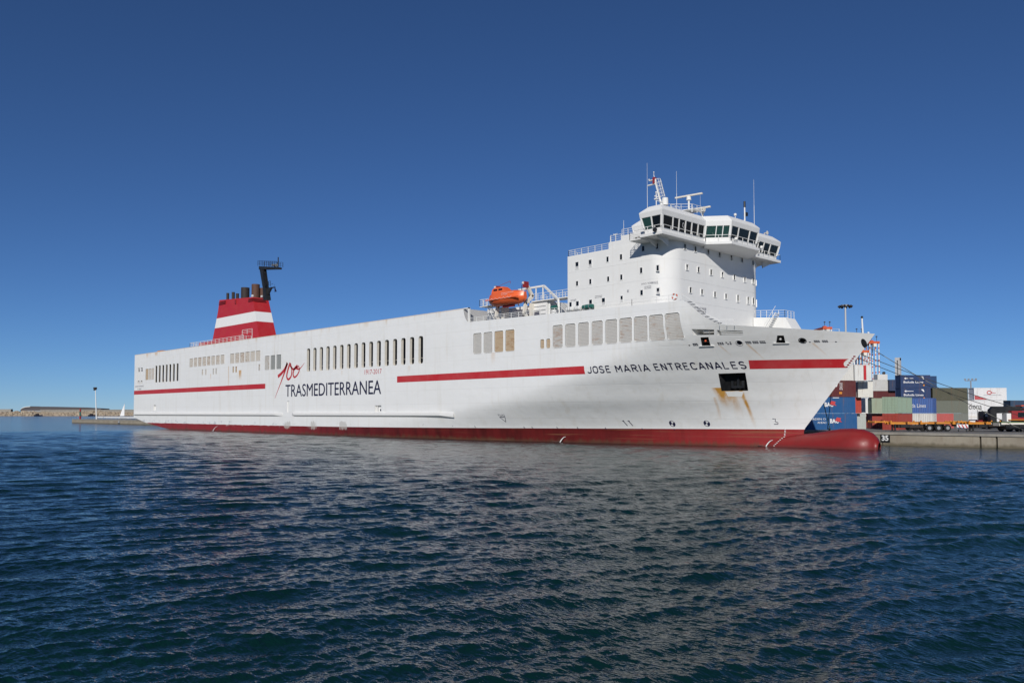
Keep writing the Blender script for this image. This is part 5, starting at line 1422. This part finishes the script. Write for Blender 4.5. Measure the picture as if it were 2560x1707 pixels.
cb = MB().box(2.9, 5.4, -.1, 1.1, 1.55, 3.0).build('cab', M['darkred'], rs)
MB().box(3.9, 5.2, -.12, -.1, 1.95, 2.75).build('window', M['glass'], cb)
MB().box(2.4, 8.2, -.3, 2.6, 1.5, 1.62).build('walkway', M['yellow'], rs)
MB().box(4.8, 7.5, .4, 2.0, 3.75, 3.95).box(5.6, 8.2, .5, 1.9, 3.2, 3.45).build('hydraulic_unit', M['orangered'], rs)
for x in (3.4, 7.2):
    for y in (.2, 2.3): wheel(rs, x, y, .75, .5)
MB().box(2.2, 2.9, .1, 1.4, 1.0, 2.6).build('tank', M['white_clean'], rs)

# ------------------------------------------------------------------ straddle carriers, masts, far structures
def carrier(px, Z, H, label, wide=3.4):
    t = thing('harbour_crane', yard(u_(px, Z), Z-131), label, 'crane', 'banded crane frames behind the stacks', YAW)
    lm_ = MB(); bm_ = MB()
    for x in (-wide/2, wide/2):
        for y in (0, 3, 6, 9):
            lm_.box(x-.17, x+.17, y-.17, y+.17, 1.0, H)
            for z in np.arange(2, H-1, 2.4): bm_.box(x-.19, x+.19, y-.19, y+.19, z, z+.5)
    for f_, v0 in ((bm_, 1),): lm_.add(f_.v, f_.f, v0)
    lm_.build('leg_frame', [M['white_clean'], M['orangered']], t)
    m = MB()
    for x in (-wide/2, wide/2):
        for z in np.arange(2.5, H-1, 1.1): m.box(x-.05, x+.05, .2, .3, z, z+.08).box(x+.3, x+.36, 0, .06, z, z+.7)
    m.build('ladder', M['soot'], t)
    MB().box(-wide/2-.3, -wide/2+.3, -1, 10, .8, 1.5).box(wide/2-.3, wide/2+.3, -1, 10, .8, 1.5).build('sill_beam', M['orangered'], t)
    MB().box(-wide/2-.3, wide/2+.3, -.4, 9.4, H, H+.9).box(-1.4, -.3, -.2, 1.5, H+.9, H+1.3).build('top_frame', M['orangered'], t)
    MB().box(-.4, .8, -.5, 1.4, H-1.3, H).build('operator_cab', M['cream'], t)
    m = MB()
    for x in (-1.0, 1.0): m.tube((x, 0, H+.9), (x, 0, H+2.9), .07).box(x-.25, x+.25, -.25, .25, H+2.6, H+3.0).ball((x, 0, H+2.0), .16)
    m.build('lamp_pole', M['soot'], t)
    for x in (-wide/2, wide/2):
        for y in (0, 3, 6, 9): MB().loft([[(x+yy, y+.6*math.cos(a_), .6+.6*math.sin(a_)) for a_ in np.linspace(0, 2*math.pi, 11)[:-1]] for yy in (-.25, .25)]).build('wheel', M['rubber'], t)
carrier(2071, 320, 35.2, 'harbour crane frame whose orange top shows over the bow bulwark, left one', 3.0)
carrier(2151, 330, 33.5, 'harbour crane frame whose orange top just clears the bow tip', 3.2)
carrier(2163, 318, 26.0, 'harbour crane frame with banded legs, left of the pair right of the stem', 3.0)
carrier(2188, 330, 30.5, 'harbour crane frame with banded legs, taller right one of the pair right of the stem', 3.6)
def light_mast(p, H, label, grp=None):
    t = thing('floodlight_mast', p, label, 'light mast', grp)
    MB().tube((0, 0, 0), (0, 0, H), .3, .16, 10).build('pole', M['pale'], t, smooth=True, ang=40)
    MB().tube((0, 0, H-.3), (0, 0, H), .7, .7, 16).build('head_ring', M['grey'], t)
    for q in range(10):
        a_ = 2*math.pi*q/10; c = Vector((1.05*math.cos(a_), 1.05*math.sin(a_), H-.2))
        MB().tube(c, c+Vector((.3*math.cos(a_), .3*math.sin(a_), -.3)), .2, .26, 8).tube((.4*math.cos(a_), .4*math.sin(a_), H-.2), c, .05).build('floodlight', M['soot'], t)
light_mast((175.5, 80.5, 1.7), 25.0, 'tall grey floodlight mast rising behind the bow bulwark')
tag(MB().box(-1.0, -.3, -.8, .8, 0, 26).box(.3, 1.0, -.8, .8, 0, 26).box(-1.0, 1.0, -.7, .7, 25, 26.2).build('concrete_tower', M['pale']), 'pale grey slim concrete tower far behind the navy containers', 'tower').location = (110.7, 273.4, 1.7)
m2 = MB().tube((0, 0, 0), (0, 0, 14.3), .32, .2, 8).box(-2.0, 2.0, -.15, .15, 14.35, 14.6)
for x in (-1.8, -.6, .6, 1.8): m2.box(x-.3, x+.3, -.5, -.2, 14.7, 15.2)
o = tag(m2.build('lamp_post', M['grey']), 'distant grey lamp post with crossbar left of the white boxes', 'lamp post'); o.location = (148.9, 241, 1.7)
# ------------------------------------------------------------------ left: quay end, breakwater, boats
lp = thing('street_lamp', (-138.0, 32.0, 1.7), 'leaning white lamp post with dark twin lamp on the quay end', 'lamp post')
MB().tube((0, 0, 0), (-2.4, 0, 13.6), .24, .14, 8).build('pole', M['white_clean'], lp)
MB().box(-4.0, -1.4, -.4, .4, 13.5, 14.1).box(-3.6, -2.8, -.4, .4, 12.7, 13.5).box(-2.3, -1.7, -.4, .4, 13.0, 13.5).build('lamp_head', M['soot'], lp)
bc = thing('beacon_post', (-154.0, 30.0, 1.7), 'red and green banded beacon post at the tip of the quay', 'beacon')
MB().tube((0, 0, 0), (0, 0, 1.4), .4, None, 8).tube((0, 0, 3.3), (0, 0, 4.7), .32, None, 8).build('red_band', M['darkred'], bc)
MB().tube((0, 0, 1.4), (0, 0, 3.3), .34, None, 8).build('green_band', M['green'], bc)
br_ = thing('barrier', (-150, 36, 1.7), 'low white barrier along the back of the quay end', 'barrier')
MB().box(0, 190, 0, .3, .62, 1.1).build('panel', M['white_clean'], br_)
m2 = MB()
for x in range(0, 190, 6): m2.box(x, x+.3, .02, .28, 0, .62)
m2.box(0, 190, .1, .2, .05, .15).build('post_frame', M['grey'], br_)
# breakwater, running along the far side of the harbour mouth
BO = Vector((-1360.2, 252.3, 0)); BU = Vector((.69, .7236, 0)); BW = Vector((-.7236, .69, 0)); BY = math.atan2(.7236, .69)
bw = thing('breakwater', BO, 'long pale rock breakwater with a concrete crest wall across the harbour mouth', 'breakwater', None, BY)
MB().box(60, 900, 14, 20, 1, 10.6).box(60, 900, 13.2, 14, 9.6, 10.8).box(-600, 6, 20, 26, 2, 11.6).build('crest_wall', M['pale_conc'], bw)
rk = MB()
for i in range(2200):
    x = random.uniform(-500, 260); d = random.random(); y = d*14; z = d*(6.5+1.5*math.sin(x*.05)) ; s = random.uniform(1.4, 3.2)
    a_ = random.uniform(0, 3.1); c_, s_ = math.cos(a_)*s, math.sin(a_)*s
    rk.add([(x+c_, y+s_, z-s*.4), (x-s_, y+c_, z-s*.5), (x-c_, y-s_, z-s*.4), (x+s_, y-c_, z-s*.5), (x+c_*.5, y+s_*.5, z+s*.6), (x-s_*.6, y+c_*.5, z+s*.5), (x-c_*.5, y-s_*.5, z+s*.6), (x+s_*.5, y-c_*.6, z+s*.45)],
           [(4, 5, 6, 7), (0, 1, 5, 4), (1, 2, 6, 5), (2, 3, 7, 6), (3, 0, 4, 7)])
rk.add([(-600, -1, -1), (900, -1, -1), (900, 15, 7), (-600, 15, 7), (-600, 22, 7), (900, 22, 7)], [(0, 1, 2, 3), (3, 2, 5, 4)])
o = rk.build('armour_rock', M['rock'], bw); o['kind'] = 'stuff'
# long dark hall behind it
hl = thing('warehouse', BO + BU*12 + BW*40, 'long low dark roofed hall with white curved gable end beyond the breakwater', 'building', None, BY)
m2 = MB(); rg = []
for x, zt in ((0, 11.0), (3, 13.6), (8, 15.2), (16, 16.0), (40, 16.1), (100, 14.8), (139, 12.6)):
    rg.append([(x, 0, 5), (x, 30, 5), (x, 30, zt), (x, 0, zt)])
m2.loft(rg)
k = NT('hall_cladding'); a = k.noise(k.coord((.05, .3, .3)), 1.0, 3, .6)
m2.build('roof', k.set(Base_Color=k.mix(a, (.05, .042, .048), (.08, .07, .075)), Roughness=.7), hl)
m2 = MB().box(1, 139, -.4, 0, 2, 9.5); m2.build('wall', M['grey'], hl)
gb = [(-1.2, 8.0), (-.8, 11.5), (2.2, 14.2), (7.8, 15.9), (16, 16.6)]
m2 = MB()
for a, b in zip(gb[:-1], gb[1:]): m2.add([(a[0], -1, a[1]-.9), (b[0], -1, b[1]-.9), (b[0], -1, b[1]), (a[0], -1, a[1]), (a[0], 30, a[1]-.9), (b[0], 30, b[1]-.9), (b[0], 30, b[1]), (a[0], 30, a[1])], [(0, 1, 2, 3), (3, 2, 6, 7), (7, 6, 5, 4)])
m2.build('gable_trim', M['white_clean'], hl)
sb = thing('sailing_boat', (-482.5, 158.4, 0), 'small sailing boat with one white sail left of the ferry stern', 'sailboat', None, BY)
MB().loft([[(x, -hb, .9), (x, 0, .1), (x, hb, .9), (x, hb*.9, 1.0), (x, -hb*.9, 1.0)] for x, hb in ((-4.2, .9), (-2, 1.4), (1, 1.4), (3.5, .6), (4.5, .08))]).build('hull', M['white_clean'], sb)
MB().tube((.8, 0, 1), (.9, 0, 12.8), .09).tube((.8, 0, 2), (-3.2, 0, 1.9), .07).build('mast', M['grey'], sb)
MB().add([(.75, 0, 12.5), (.7, .05, 2.2), (-3.2, .5, 2.1), (-2.4, .55, 5), (-.8, .4, 9)], [(0, 1, 2, 3, 4)]).build('sail', M['textwhite'], sb)
for x, y, lb_ in ((-1166, 262, 'small dark workboat lying under the breakwater, left one'), (-1120, 325, 'small dark workboat lying under the breakwater, right one')):
    t = thing('workboat', (x, y, 0), lb_, 'boat', 'small boats by the breakwater', BY)
    MB().loft([[(q, -hb, 2.0), (q, 0, .1), (q, hb, 2.0)] for q, hb in ((-6, 1.4), (0, 2), (4, 1.6), (7, .1))]).build('hull', M['navy'], t)
    MB().box(-3, 1, -1.2, 1.2, 1.9, 4.0).build('wheelhouse', M['soot'], t)
